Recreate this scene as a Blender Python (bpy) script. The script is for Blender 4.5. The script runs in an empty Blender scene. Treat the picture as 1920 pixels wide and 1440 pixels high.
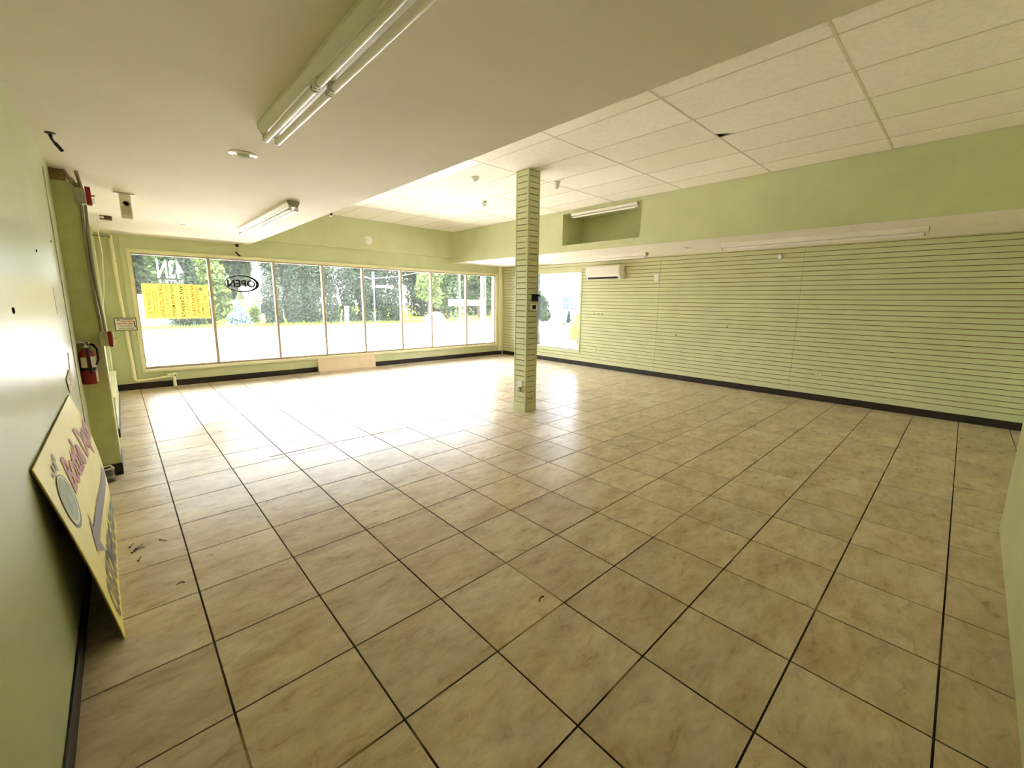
import bpy, bmesh, math, random
from mathutils import Vector, Matrix
random.seed(7)
scene = bpy.context.scene
C = scene.collection
PI = math.pi

# ------------------------------------------------------------------ camera, sky, sun, exposure
CAM = (-0.1558, -1.7183, 1.5597)
YAW, PITCH, ROLL = 0.75644, 0.16941, 0.01367
FPX, PPX, PPY = 788.87, 974.64, 698.93
cd = bpy.data.cameras.new('camera')
cam = bpy.data.objects.new('camera', cd); C.objects.link(cam)
fw = Vector((math.sin(YAW)*math.cos(PITCH), math.cos(YAW)*math.cos(PITCH), -math.sin(PITCH)))
r0 = Vector((math.cos(YAW), -math.sin(YAW), 0)); u0 = r0.cross(fw)
rr = math.cos(ROLL)*r0 + math.sin(ROLL)*u0
uu = -math.sin(ROLL)*r0 + math.cos(ROLL)*u0
m = Matrix.Identity(4)
for k in range(3):
    m[k][0] = rr[k]; m[k][1] = uu[k]; m[k][2] = -fw[k]; m[k][3] = CAM[k]
cam.matrix_world = m
cd.sensor_fit = 'HORIZONTAL'; cd.sensor_width = 36
cd.lens = FPX/1920*36
cd.shift_x = (960-PPX)/1920; cd.shift_y = (PPY-720)/1920
cd.clip_start = 0.02; cd.clip_end = 400
scene.camera = cam

vs = scene.view_settings
vs.view_transform = 'Standard'; vs.look = 'None'; vs.gamma = 1.0; vs.use_curve_mapping = False
vs.exposure = 3.55
scene.cycles.use_denoising = True
scene.cycles.max_bounces = 14
scene.cycles.diffuse_bounces = 10
scene.cycles.transparent_max_bounces = 24
scene.cycles.caustics_reflective = False
scene.cycles.caustics_refractive = False
scene.cycles.sample_clamp_indirect = 8

world = bpy.data.worlds.new('world'); scene.world = world
world.use_nodes = True
wn = world.node_tree.nodes; wl = world.node_tree.links
wn.clear()
wo = wn.new('ShaderNodeOutputWorld'); wb = wn.new('ShaderNodeBackground')
sky = wn.new('ShaderNodeTexSky'); sky.sky_type = 'NISHITA'; sky.sun_disc = False
sky.sun_elevation = math.radians(62); sky.sun_rotation = math.radians(25); sky.air_density = 1.0; sky.dust_density = 3.0
wmix = wn.new('ShaderNodeMix'); wmix.data_type = 'RGBA'; wmix.inputs[0].default_value = 0.72
wl.new(sky.outputs[0], wmix.inputs[6]); wmix.inputs[7].default_value = (7.1, 7.3, 7.5, 1)
wl.new(wmix.outputs[2], wb.inputs[0]); wb.inputs[1].default_value = 0.34
wl.new(wb.outputs[0], wo.inputs[0])

sd = bpy.data.lights.new('sun_offscreen', 'SUN'); sd.energy = 5.0; sd.angle = math.radians(0.8); sd.color = (1, .95, .86)
so = bpy.data.objects.new('sun_offscreen', sd); C.objects.link(so)
sdir = Vector((.38, .9, 2.1)).normalized()
so.rotation_euler = sdir.to_track_quat('Z', 'Y').to_euler(); so.location = (5, 14, 20)

# ------------------------------------------------------------------ room measures (metres)
XL, XS, XF, ZS, ZR, ZC = -0.439, 1.713, 6.222, 2.516, 2.497, 3.255
YW0, BW = 7.743, -0.0092          # front (window) wall: y = YW0 + BW*x
XR0, BR = 8.07, -0.0095           # slat wall: x = XR0 + BR*y
yw = lambda x: YW0 + BW*x
xr = lambda y: XR0 + BR*y
AW = math.atan(BW); AR = math.atan(BR)

GZ0 = -.148

# ------------------------------------------------------------------ materials
def srgb(c):
    return tuple(((x/255)/12.92 if x/255 <= .04045 else ((x/255+.055)/1.055)**2.4) for x in c) + (1,)
MATS = {}
def mat(name, col, rough=.5, metal=0, spec=.5, var=0, vscale=6, bump=0, bscale=60, stretch=(1,1,1), col2=None, emit=0, trans=0, objvar=0, lo=.35, hi=.65):
    if name in MATS: return MATS[name]
    M = bpy.data.materials.new(name); M.use_nodes = True
    nt = M.node_tree; N = nt.nodes; L = nt.links
    P = N['Principled BSDF']
    c = srgb(col)
    P.inputs['Base Color'].default_value = c
    P.inputs['Roughness'].default_value = rough; P.inputs['Metallic'].default_value = metal
    P.inputs['Specular IOR Level'].default_value = spec
    if emit:
        P.inputs['Emission Color'].default_value = c; P.inputs['Emission Strength'].default_value = emit
    if trans: P.inputs['Transmission Weight'].default_value = trans
    if var or bump or col2:
        g = N.new('ShaderNodeNewGeometry'); mp = N.new('ShaderNodeMapping'); L.new(g.outputs['Position'], mp.inputs[0])
        mp.inputs['Scale'].default_value = stretch
    if var or col2:
        n = N.new('ShaderNodeTexNoise'); n.inputs['Scale'].default_value = vscale; n.inputs['Detail'].default_value = 6
        L.new(mp.outputs[0], n.inputs['Vector'])
        rp = N.new('ShaderNodeValToRGB'); L.new(n.outputs['Fac'], rp.inputs[0])
        rp.color_ramp.elements[0].position = lo; rp.color_ramp.elements[1].position = hi
        c2 = srgb(col2) if col2 else tuple(min(1, x*(1+var)) for x in c[:3])+(1,)
        c1 = c if col2 else tuple(x*(1-var) for x in c[:3])+(1,)
        rp.color_ramp.elements[0].color = c1; rp.color_ramp.elements[1].color = c2
        out = rp.outputs[0]
        if objvar:
            oi = N.new('ShaderNodeObjectInfo'); h = N.new('ShaderNodeHueSaturation')
            mr = N.new('ShaderNodeMapRange'); L.new(oi.outputs['Random'], mr.inputs[0])
            mr.inputs[3].default_value = 1-objvar; mr.inputs[4].default_value = 1+objvar
            L.new(mr.outputs[0], h.inputs['Value']); L.new(out, h.inputs['Color']); out = h.outputs[0]
        L.new(out, P.inputs['Base Color'])
    if bump:
        n2 = N.new('ShaderNodeTexNoise'); n2.inputs['Scale'].default_value = bscale; n2.inputs['Detail'].default_value = 4
        L.new(mp.outputs[0], n2.inputs['Vector'])
        b = N.new('ShaderNodeBump'); b.inputs['Strength'].default_value = bump; b.inputs['Distance'].default_value = .01
        L.new(n2.outputs['Fac'], b.inputs['Height']); L.new(b.outputs[0], P.inputs['Normal'])
    MATS[name] = M
    return M

GREEN = mat('green_paint', (207, 212, 170), .42, spec=.4, var=.04, vscale=2.5, bump=.05, bscale=180)
GREENGLOSS = mat('green_gloss_paint', (192, 200, 150), .33, spec=.55, var=.05, vscale=1.6, bump=.05, bscale=5)
OLIVE = mat('rough_green_paint', (200, 205, 150), .55, var=.07, vscale=9, bump=.12, bscale=40)
SLATG = mat('slat_paint', (208, 212, 170), .36, spec=.45, var=.03, vscale=3, bump=.03, bscale=150)
PILG = SLATG
GROOVE = mat('raw_fibreboard', (132, 94, 54), .9)
WHITEC = mat('ceiling_white', (230, 225, 208), .75, spec=.25, var=.025, vscale=1.5, bump=.04, bscale=90)
SPRAYC = mat('soffit_texture', (248, 243, 234), .85, spec=.2, var=.03, vscale=30, bump=.35, bscale=140)
CTILE = mat('mineral_tile', (247, 243, 232), .9, spec=.15, var=.03, vscale=25, bump=.55, bscale=45, objvar=.03)
CLENS = mat('lens_panel', (244, 242, 226), .45, spec=.4, objvar=.02, var=.01, bump=.05, bscale=200)
TEE = mat('tee_bar', (214, 208, 190), .5)
DARKV = mat('dark_hole', (30, 26, 20), .9); DECK = mat('roof_deck', (128, 118, 104), .9)
BASEB = mat('black_vinyl', (38, 30, 24), .5, spec=.4, var=.15, vscale=6)
ALU = mat('anodised_aluminium', (196, 178, 150), .4, metal=.35, var=.06, vscale=5)
WTRIM = mat('cream_trim', (236, 232, 190), .4, var=.03, vscale=4)
WHITE = mat('white_enamel', (240, 238, 230), .3, spec=.5)
TUBE = mat('tube_glass', (248, 246, 244), .15, spec=.6)
PLASTIC = mat('white_plastic', (238, 234, 226), .4)
GREYB = mat('grey_steel_box', (168, 168, 148), .5, metal=.3, var=.06, vscale=20)
CONDUIT = mat('conduit_metal', (150, 140, 122), .42, metal=.6, var=.08, vscale=12)
RED = mat('red_paint', (136, 10, 16), .28, spec=.6)
REDP = mat('red_plastic', (148, 12, 22), .4)
BLACK = mat('black_plastic', (20, 17, 15), .45)
CHROME = mat('chrome', (205, 200, 190), .2, metal=1)
SCREWM = mat('dark_screw', (52, 44, 34), .5, metal=.6)
PAPER = mat('paper', (236, 232, 218), .8)
BRASS = mat('brass', (170, 150, 100), .35, metal=.8)
LABEL = mat('label_print', (222, 220, 196), .6, var=.08, vscale=90)
BLACKPRINT = mat('black_print', (34, 32, 30), .6)
PIPEW = mat('chipped_pipe_paint', (242, 236, 196), .45, col2=(52, 36, 22), vscale=11, lo=.66, hi=.68)

def tile_material():
    M = bpy.data.materials.new('floor_tile'); M.use_nodes = True; nt = M.node_tree; N = nt.nodes; L = nt.links
    P = N['Principled BSDF']
    g = N.new('ShaderNodeNewGeometry'); oi = N.new('ShaderNodeObjectInfo')
    sc = N.new('ShaderNodeVectorMath'); sc.operation = 'SCALE'; sc.inputs[0].default_value = (37, 21, 0); L.new(oi.outputs['Random'], sc.inputs['Scale'])
    ad = N.new('ShaderNodeVectorMath'); L.new(g.outputs['Position'], ad.inputs[0]); L.new(sc.outputs[0], ad.inputs[1])
    mp = N.new('ShaderNodeMapping'); mp.inputs['Rotation'].default_value = (0, 0, .5); mp.inputs['Scale'].default_value = (1, 2.1, 1); L.new(ad.outputs[0], mp.inputs[0])
    def noise(scale, det, rough=.6, dist=0):
        n = N.new('ShaderNodeTexNoise'); n.inputs['Scale'].default_value = scale; n.inputs['Detail'].default_value = det
        n.inputs['Roughness'].default_value = rough; n.inputs['Distortion'].default_value = dist
        L.new(mp.outputs[0], n.inputs['Vector']); return n
    def ramp(src, pts):
        r = N.new('ShaderNodeValToRGB'); L.new(src, r.inputs[0]); e = r.color_ramp.elements
        while len(e) < len(pts): e.new(.5)
        for k, (p, c) in enumerate(pts): e[k].position = p; e[k].color = srgb(c)
        return r
    n1 = noise(2.4, 8, .6, .3)
    base = ramp(n1.outputs['Fac'], [(.30, (166, 142, 112)), (.44, (196, 176, 149)), (.56, (213, 197, 174)), (.70, (226, 215, 198))])
    n2 = noise(8, 12, .74, .6)
    vein = ramp(n2.outputs['Fac'], [(.34, (158, 135, 106)), (.46, (210, 196, 172)), (.60, (234, 227, 210))])
    mx = N.new('ShaderNodeMix'); mx.data_type = 'RGBA'; mx.inputs[0].default_value = .4
    L.new(base.outputs[0], mx.inputs[6]); L.new(vein.outputs[0], mx.inputs[7])
    n3 = noise(1.3, 3)
    pink = ramp(n3.outputs['Fac'], [(.4, (255, 255, 255)), (.62, (254, 248, 238))])
    mu = N.new('ShaderNodeMix'); mu.data_type = 'RGBA'; mu.blend_type = 'MULTIPLY'; mu.inputs[0].default_value = .8
    L.new(mx.outputs[2], mu.inputs[6]); L.new(pink.outputs[0], mu.inputs[7])
    h = N.new('ShaderNodeHueSaturation'); mr = N.new('ShaderNodeMapRange'); L.new(oi.outputs['Random'], mr.inputs[0])
    mr.inputs[3].default_value = .9; mr.inputs[4].default_value = 1.06
    L.new(mr.outputs[0], h.inputs['Value']); L.new(mu.outputs[2], h.inputs['Color'])
    L.new(h.outputs[0], P.inputs['Base Color'])
    rr_ = N.new('ShaderNodeMapRange'); L.new(n2.outputs['Fac'], rr_.inputs[0]); rr_.inputs[3].default_value = .22; rr_.inputs[4].default_value = .36
    L.new(rr_.outputs[0], P.inputs['Roughness']); P.inputs['Specular IOR Level'].default_value = .17
    b = N.new('ShaderNodeBump'); b.inputs['Strength'].default_value = .12; b.inputs['Distance'].default_value = .006
    L.new(n2.outputs['Fac'], b.inputs['Height']); L.new(b.outputs[0], P.inputs['Normal'])
    return M
TILE = tile_material()
GROUT = mat('grout', (40, 24, 12), .8, col2=(176, 152, 108), vscale=1.1, lo=.56, hi=.64)

def glass_material(name, haze):
    M = bpy.data.materials.new(name); M.use_nodes = True; nt = M.node_tree; N = nt.nodes; L = nt.links
    N.clear(); out = N.new('ShaderNodeOutputMaterial')
    t = N.new('ShaderNodeBsdfTransparent'); t.inputs[0].default_value = (.955, .97, .965, 1)
    gl = N.new('ShaderNodeBsdfGlossy'); gl.inputs['Roughness'].default_value = .03
    fr = N.new('ShaderNodeFresnel'); fr.inputs['IOR'].default_value = 1.45
    m1 = N.new('ShaderNodeMixShader'); L.new(fr.outputs[0], m1.inputs[0]); L.new(t.outputs[0], m1.inputs[1]); L.new(gl.outputs[0], m1.inputs[2])
    tr = N.new('ShaderNodeBsdfTranslucent'); tr.inputs[0].default_value = (.9, .93, .95, 1)
    ge = N.new('ShaderNodeNewGeometry'); n = N.new('ShaderNodeTexNoise'); n.inputs['Scale'].default_value = 1.3; n.inputs['Detail'].default_value = 5
    L.new(ge.outputs['Position'], n.inputs['Vector'])
    mr = N.new('ShaderNodeMapRange'); L.new(n.outputs['Fac'], mr.inputs[0]); mr.inputs[1].default_value = .3; mr.inputs[2].default_value = .7
    mr.inputs[3].default_value = haze*.5; mr.inputs[4].default_value = haze*1.5
    m2 = N.new('ShaderNodeMixShader'); L.new(mr.outputs[0], m2.inputs[0]); L.new(m1.outputs[0], m2.inputs[1]); L.new(tr.outputs[0], m2.inputs[2])
    L.new(m2.outputs[0], out.inputs[0])
    return M
GLASS = glass_material('dusty_window_glass', .007)
CLEARP = glass_material('clear_plastic', .08)

# ------------------------------------------------------------------ mesh helpers
class MB:
    def __init__(s): s.v = []; s.f = []
    def add(s, vs_, fs):
        o = len(s.v); s.v += [tuple(p) for p in vs_]; s.f += [tuple(i+o for i in f) for f in fs]; return s
    def box(s, x0, x1, y0, y1, z0, z1):
        return s.add([(x0,y0,z0),(x1,y0,z0),(x1,y1,z0),(x0,y1,z0),(x0,y0,z1),(x1,y0,z1),(x1,y1,z1),(x0,y1,z1)],
                     [(0,3,2,1),(4,5,6,7),(0,1,5,4),(1,2,6,5),(2,3,7,6),(3,0,4,7)])
    def prism(s, poly, z0, z1):
        n = len(poly)
        return s.add([(x,y,z0) for x,y in poly]+[(x,y,z1) for x,y in poly],
                     [tuple(range(n-1,-1,-1)), tuple(range(n,2*n))]+[(k,(k+1)%n,n+(k+1)%n,n+k) for k in range(n)])
    def extr(s, poly, a0, a1, axis):      # profile in the plane normal to axis ('x' -> (y,z), 'y' -> (x,z))
        n = len(poly)
        if axis == 'x': P = [(a0,p,q) for p,q in poly]+[(a1,p,q) for p,q in poly]
        else: P = [(p,a0,q) for p,q in poly]+[(p,a1,q) for p,q in poly]
        return s.add(P, [tuple(range(n)), tuple(range(2*n-1,n-1,-1))]+[(k,n+k,n+(k+1)%n,(k+1)%n) for k in range(n)])
    def tube(s, path, r, seg=10, rads=None):
        path = [Vector(p) for p in path]; rings = []
        for i, p in enumerate(path):
            d = (path[min(i+1,len(path)-1)]-path[max(i-1,0)]).normalized()
            a = d.orthogonal().normalized() if i == 0 else (prev - d*prev.dot(d)).normalized()
            prev = a; b = d.cross(a); R = rads[i] if rads else r
            rings.append([p+R*(math.cos(2*PI*k/seg)*a+math.sin(2*PI*k/seg)*b) for k in range(seg)])
        V = [q for g in rings for q in g]; F = []
        for i in range(len(rings)-1):
            for k in range(seg):
                F.append((i*seg+k, i*seg+(k+1)%seg, (i+1)*seg+(k+1)%seg, (i+1)*seg+k))
        F.append(tuple(range(seg-1,-1,-1))); F.append(tuple((len(rings)-1)*seg+k for k in range(seg)))
        return s.add(V, F)
    def lathe(s, prof, seg=24, org=(0,0,0), axis='z'):   # prof: (radius, height)
        V = []; F = []
        for R, h in prof:
            for k in range(seg):
                a = 2*PI*k/seg; x, y = R*math.cos(a), R*math.sin(a)
                V.append({'z':(x,y,h),'x':(h,x,y),'y':(x,h,y)}[axis])
        V = [(p[0]+org[0],p[1]+org[1],p[2]+org[2]) for p in V]
        for i in range(len(prof)-1):
            for k in range(seg): F.append((i*seg+k, i*seg+(k+1)%seg, (i+1)*seg+(k+1)%seg, (i+1)*seg+k))
        if prof[0][0] > 0: F.append(tuple(range(seg-1,-1,-1)))
        if prof[-1][0] > 0: F.append(tuple((len(prof)-1)*seg+k for k in range(seg)))
        return s.add(V, F)
    def mesh(s, name, bevel=0, segs=2, smooth=False, fix=True):
        me = bpy.data.meshes.new(name); me.from_pydata(s.v, [], s.f); me.update()
        if fix or bevel:
            bm = bmesh.new(); bm.from_mesh(me)
            if smooth: bmesh.ops.remove_doubles(bm, verts=bm.verts, dist=1e-6)
            bmesh.ops.recalc_face_normals(bm, faces=bm.faces)
            if bevel:
                es = [e for e in bm.edges if len(e.link_faces) == 2 and e.calc_face_angle(0) > .5]
                bmesh.ops.bevel(bm, geom=es, offset=bevel, segments=segs, affect='EDGES', profile=.5)
            bm.to_mesh(me); bm.free()
        if smooth:
            for p in me.polygons: p.use_smooth = True
            me.set_sharp_from_angle(angle=math.radians(38))
        return me
    def build(s, name, material, parent=None, bevel=0, smooth=False, segs=2):
        return link(name, s.mesh(name, bevel, segs, smooth), material, parent)
def link(name, me, material, parent=None, loc=None, rotz=None):
    o = bpy.data.objects.new(name, me); C.objects.link(o)
    if material and not me.materials: me.materials.append(material)
    if parent: o.parent = parent
    if loc: o.location = loc
    if rotz is not None: o.rotation_euler = (0,0,rotz)
    return o
def tag(o, label, cat, group=None, kind=None):
    o['label'] = label; o['category'] = cat
    if group: o['group'] = group
    if kind: o['kind'] = kind
    return o
def thing(name, label, cat, loc=(0,0,0), rot=(0,0,0), group=None, kind=None):
    o = bpy.data.objects.new(name, None); C.objects.link(o); o.location = loc; o.rotation_euler = rot
    o.empty_display_size = .1
    return tag(o, label, cat, group, kind)
def struct(o, label, cat): return tag(o, label, cat, None, 'structure')
def copy_tree(o, parent=None):
    c = o.copy(); C.objects.link(c); c.parent = parent
    for ch in list(o.children): copy_tree(ch, c)
    return c
def text_geo(body, size=1, bold=0, spacing=1, align='LEFT', shear=0):
    cu = bpy.data.curves.new('text', 'FONT'); cu.body = body; cu.size = size; cu.offset = bold*size; cu.space_character = spacing
    cu.align_x = align; cu.resolution_u = 3; cu.shear = shear
    o = bpy.data.objects.new('text', cu); C.objects.link(o)
    bpy.context.view_layer.update()
    me = bpy.data.meshes.new_from_object(o.evaluated_get(bpy.context.evaluated_depsgraph_get()))
    V = [(p.co.x, p.co.y) for p in me.vertices]; F = [tuple(p.vertices) for p in me.polygons]
    bpy.data.objects.remove(o); bpy.data.curves.remove(cu); bpy.data.meshes.remove(me)
    xs = [p[0] for p in V]; ys = [p[1] for p in V]
    return V, F, (min(xs), max(xs), min(ys), max(ys))
def text_into(mb, body, x0, x1, y0, y1, mapf, bold=0, shear=0):   # fit the text in the rectangle, then map (x,y) to space
    V, F, (a, b, c, d) = text_geo(body, 1, bold, shear=shear)
    mb.add([mapf(x0+(x1-x0)*(p-a)/(b-a), y0+(y1-y0)*(q-c)/(d-c)) for p, q in V], F)

# ------------------------------------------------------------------ the shell
# floor: grout bed with single tiles laid on it
floor = struct(MB().box(XL-.3, 8.5, -2.75, 8.0, -.12, -.0035).build('floor', GROUT), 'beige stone-look tiled floor with dark grout lines', 'floor')
TG = .00616; TS = .46; GAP = .008
def tloc(i, j): return (math.cos(TG)*i*TS - math.sin(TG)*j*TS, math.cos(TG)*j*TS + math.sin(TG)*i*TS)
room = [(XL+.002, -2.05), (8.14, -2.36), (xr(7.66)-.002, yw(8)-.004), (XL+.002, yw(0)-.002)]
def clip(poly):
    out = poly
    for k in range(len(room)):
        (ax, ay), (bx, by) = room[k], room[(k+1) % len(room)]
        side = lambda p: (bx-ax)*(p[1]-ay)-(by-ay)*(p[0]-ax)
        new = []
        for q in range(len(out)):
            P, Q = out[q], out[(q+1) % len(out)]; sp, sq = side(P), side(Q)
            if sp >= 0: new.append(P)
            if sp*sq < 0: t = sp/(sp-sq); new.append((P[0]+(Q[0]-P[0])*t, P[1]+(Q[1]-P[1])*t))
        out = new
        if len(out) < 3: return []
    return out
h = TS/2-GAP/2
full_me = MB().prism([(-h,-h),(h,-h),(h,h),(-h,h)], -.008, 0).mesh('tile', bevel=.0012, segs=1)
full_me.materials.append(TILE)
cells = []
for i in range(-2, 20):
    for j in range(-7, 19):
        cx, cy = tloc(i+.5, j+.5)
        co, si = math.cos(TG), math.sin(TG)
        sq = [(cx+co*a-si*b, cy+si*a+co*b) for a, b in ((-h,-h),(h,-h),(h,h),(-h,h))]
        pl = clip(sq)
        if not pl: continue
        area = abs(sum(pl[k][0]*pl[(k+1)%len(pl)][1]-pl[(k+1)%len(pl)][0]*pl[k][1] for k in range(len(pl))))/2
        if area < .0015: continue
        d = Vector((cx-CAM[0], cy-CAM[1], -CAM[2])); dep = d.dot(fw)
        ix, iy = (PPX+FPX*d.dot(rr)/dep, PPY-FPX*d.dot(uu)/dep) if dep > .05 else (-9e9, 0)
        seen = -250 < ix < 2200 and iy < 1800 and dep > .05
        cells.append((0 if seen else 1, d.length, cx, cy, pl, area > .995*(2*h)**2))
cells.sort(key=lambda c: c[:2])
rest = MB()
for k, (sn, dd, cx, cy, pl, whole) in enumerate(cells):
    if k < 300:
        rz = random.uniform(-.0006, .0006); dz = random.uniform(-.0005, .0005)
        if whole: link('tile', full_me, None, floor, (cx, cy, dz), TG)
        else:
            me = MB().prism([(a-cx, b-cy) for a, b in pl], -.008, 0).mesh('tile'); me.materials.append(TILE)
            link('tile', me, None, floor, (cx, cy, dz))
    else: rest.prism(pl, -.008, 0)
o = rest.build('tile', TILE, floor); o['kind'] = 'stuff'

# left wall with the projecting pier, recess strip and low boxed ledge
wall_left = struct(MB().box(XL-.15, XL, -2.3, 2.71, 0, ZS+.02).build('wall_left', GREENGLOSS), 'glossy pale green wall with scuffs and torn patches', 'wall')
MB().box(XL-.15, XL-.004, 2.71, 7.9, 0, ZS+.02).build('wall_section', GREEN, wall_left)
MB().box(XL-.02, XL+.004, 2.735, 2.765, 0, 2.42).build('corner_bead', mat('bead', (196, 190, 150), .5, var=.2, vscale=14), wall_left)
MB().box(XL-.01, XL+.0015, 2.11, 2.24, 1.44, 1.6).build('bare_patch', PAPER, wall_left)
for (y, z, r_) in ((.66, 1.5, .013), (1.62, 1.78, .008), (2.45, 1.9, .007)):
    MB().lathe([(r_*.3,0),(r_,.001),(r_*.8,.004),(r_*.2,.002)], 10, (XL,y,z), 'x').build('wall_plug', DARKV, wall_left)
pier = struct(MB().box(XL-.1, -.292, 3.25, 3.72, 0, 2.43).build('wall_left', OLIVE), 'rough green-painted pier holding the fire extinguisher', 'wall')
MB().box(XL-.1, -.355, 3.25, 3.72, 2.43, ZS).build('pier_top', mat('bare_wood', (150, 130, 78), .7, var=.1, vscale=8), pier)
MB().box(-.300, -.288, 3.246, 3.262, .11, 2.43).build('edge_strip', mat('chipped_edge', (200, 205, 150), .6, col2=(226, 220, 196), vscale=25), pier)
MB().box(XL, -.284, 3.238, 3.73, 0, .105).build('baseboard', BASEB, pier, bevel=.003)
MB().box(-.365, -.361, 3.2485, 3.2501, .12, 2.42).build('paint_ridge', OLIVE, pier)
far_pier = struct(MB().box(XL-.1, -.335, 6.912, yw(0)+.05, 0, ZS+.01).build('wall_left', GREEN), 'cream green pier in the corner beside the shop window', 'wall')
ledge = thing('boxed_ledge', 'low pale green boxed ledge along the wall past the pier', 'ledge', (XL, 4.6, 0))
MB().box(0, .135, 0, 2.3, .0, .43).build('body', GREEN, ledge, bevel=.004)
MB().box(-.0, .145, -.012, 2.31, .43, .455).build('top_board', WTRIM, ledge, bevel=.003)
MB().box(.0, .141, -.008, 2.3, 0, .1).build('baseboard', BASEB, ledge, bevel=.002)
struct(MB().box(XL, XL+.011, -2.03, 2.7, 0, .105).build('baseboard_left', BASEB, bevel=.003), 'black vinyl baseboard along the glossy green wall', 'baseboard')

# back wall behind the camera, with the bent return seen at the picture edge
bw = MB()
bw.prism([(XL-.15, -2.03), (4.245,-2.055), (4.245,-2.195), (XL-.15, -2.17)], 0, 3.4)
bw.prism([(4.245,-2.055),(8.3,-2.372),(8.3,-2.512),(4.245,-2.195)], 0, 3.4)
struct(bw.build('wall_back', GREEN), 'plain green wall with an outward bend facing the shop window', 'wall')

struct(MB().box(-30, 20, -14, -2.2, -.35, GZ0).build('pavement', mat('pale_concrete', (200, 190, 188), .9, spec=0, var=.06, vscale=1.5)), 'pale concrete ground behind the shop', 'pavement')

# ceilings
struct(MB().box(XL-.15, XS, -2.4, 7.9, ZS, ZS+.16).build('ceiling', WHITEC), 'smooth off-white lowered ceiling carrying the twin-tube strip lights', 'ceiling')
struct(MB().box(XS-.10, XS, -2.4, 7.9, ZS+.002, 3.5).build('wall_inner', GREEN), 'green side face of the lowered ceiling', 'wall')
grid = struct(MB().box(XS-.1, XF+.3, -2.5, 8.0, 3.44, 3.499).build('ceiling', DECK), 'raised suspended ceiling of white mineral tiles in tee bars', 'ceiling')
GX, GY, GSX, GSY = 3.356, -.89, .603, 1.206
xsl = [x for x in [GX+GSX*k for k in range(-3, 5)] if XS < x < XF]
ysl = [y for y in [GY+GSY*k for k in range(-2, 8)] if -2.4 < y < 7.6]
xe = [XS] + xsl + [XF]; ye = [-2.35] + ysl + [7.62]
lens = set()
def cellof(x, y):
    a = sum(1 for q in xsl if q < x); b = sum(1 for q in ysl if q < y); return (a, b)
for p in ((4.85, 1.2), (3.1, 1.0), (3.05, 3.35), (4.85, -1.2), (3.05, 5.9), (4.85, 3.4), (4.9, 5.8)): lens.add(cellof(*p))
for a in range(len(xe)-1):
    for b in range(len(ye)-1):
        x0, x1, y0, y1 = xe[a]+.004, xe[a+1]-.004, ye[b]+.004, ye[b+1]-.004
        if x1-x0 < .02 or y1-y0 < .02: continue
        cx, cy = (x0+x1)/2, (y0+y1)/2
        if (a, b) == cellof(4.4, -.2):       # tile with a broken corner
            me = MB().prism([(x0-cx,y0-cy),(x1-cx,y0-cy),(x1-cx,y1-cy-.16),(x1-cx-.13,y1-cy),(x0-cx,y1-cy)], 0, .016).mesh('ceiling_tile')
        else: me = MB().box(x0-cx, x1-cx, y0-cy, y1-cy, 0, .016).mesh('ceiling_tile')
        t = link('ceiling_tile', me, CLENS if (a, b) in lens else CTILE, grid, (cx, cy, ZC+.0005))
        if (a, b) == cellof(3.9, 2.9): t.rotation_euler = (-.012, .008, 0)
for x in xsl: MB().box(-.009, .009, -2.35, 7.62, 0, .002).build('tee_bar', TEE, grid).location = (x, 0, ZC-.001)
for y in ysl: MB().box(XS, XF, -.009, .009, 0, .002).build('tee_bar', TEE, grid).location = (0, y, ZC-.0016)
for (x0, x1, y0, y1) in ((XS, XS+.02, -2.35, 7.62), (XF-.02, XF, -2.35, 7.62), (XS, XF, 7.60, 7.62)):
    MB().box(x0, x1, y0, y1, ZC-.002, ZC+.002).build('edge_angle', TEE, grid)
struct(MB().box(XF+.012, 8.4, -2.6, 7.9, ZR, ZR+.1).build('ceiling', SPRAYC), 'textured off-white soffit over the slat wall', 'ceiling')

# fascia over the slat wall with a niche
NY0, NY1, NZ0, NZ1 = 2.197, 3.892, 2.622, 3.20
fas = MB()
fas.box(XF, XF+.02, -2.6, NY0, ZR, 3.5); fas.box(XF, XF+.02, NY1, 7.9, ZR, 3.5)
fas.box(XF, XF+.02, NY0, NY1, ZR, NZ0); fas.box(XF, XF+.02, NY0, NY1, NZ1, 3.5)
fascia = struct(fas.build('wall_fascia', GREEN), 'green fascia between the raised ceiling and the soffit', 'wall')
nb = MB(); D = .62
nb.box(XF+D, XF+D+.02, NY0, NY1, NZ0, NZ1)
nb.box(XF+.02, XF+D, NY0-.02, NY0, NZ0, NZ1); nb.box(XF+.02, XF+D, NY1, NY1+.02, NZ0, NZ1)
nb.box(XF+.02, XF+D, NY0, NY1, NZ0-.02, NZ0); nb.box(XF+.02, XF+D, NY0, NY1, NZ1, NZ1+.02)
nb.build('niche', GREEN, fascia)

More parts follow.
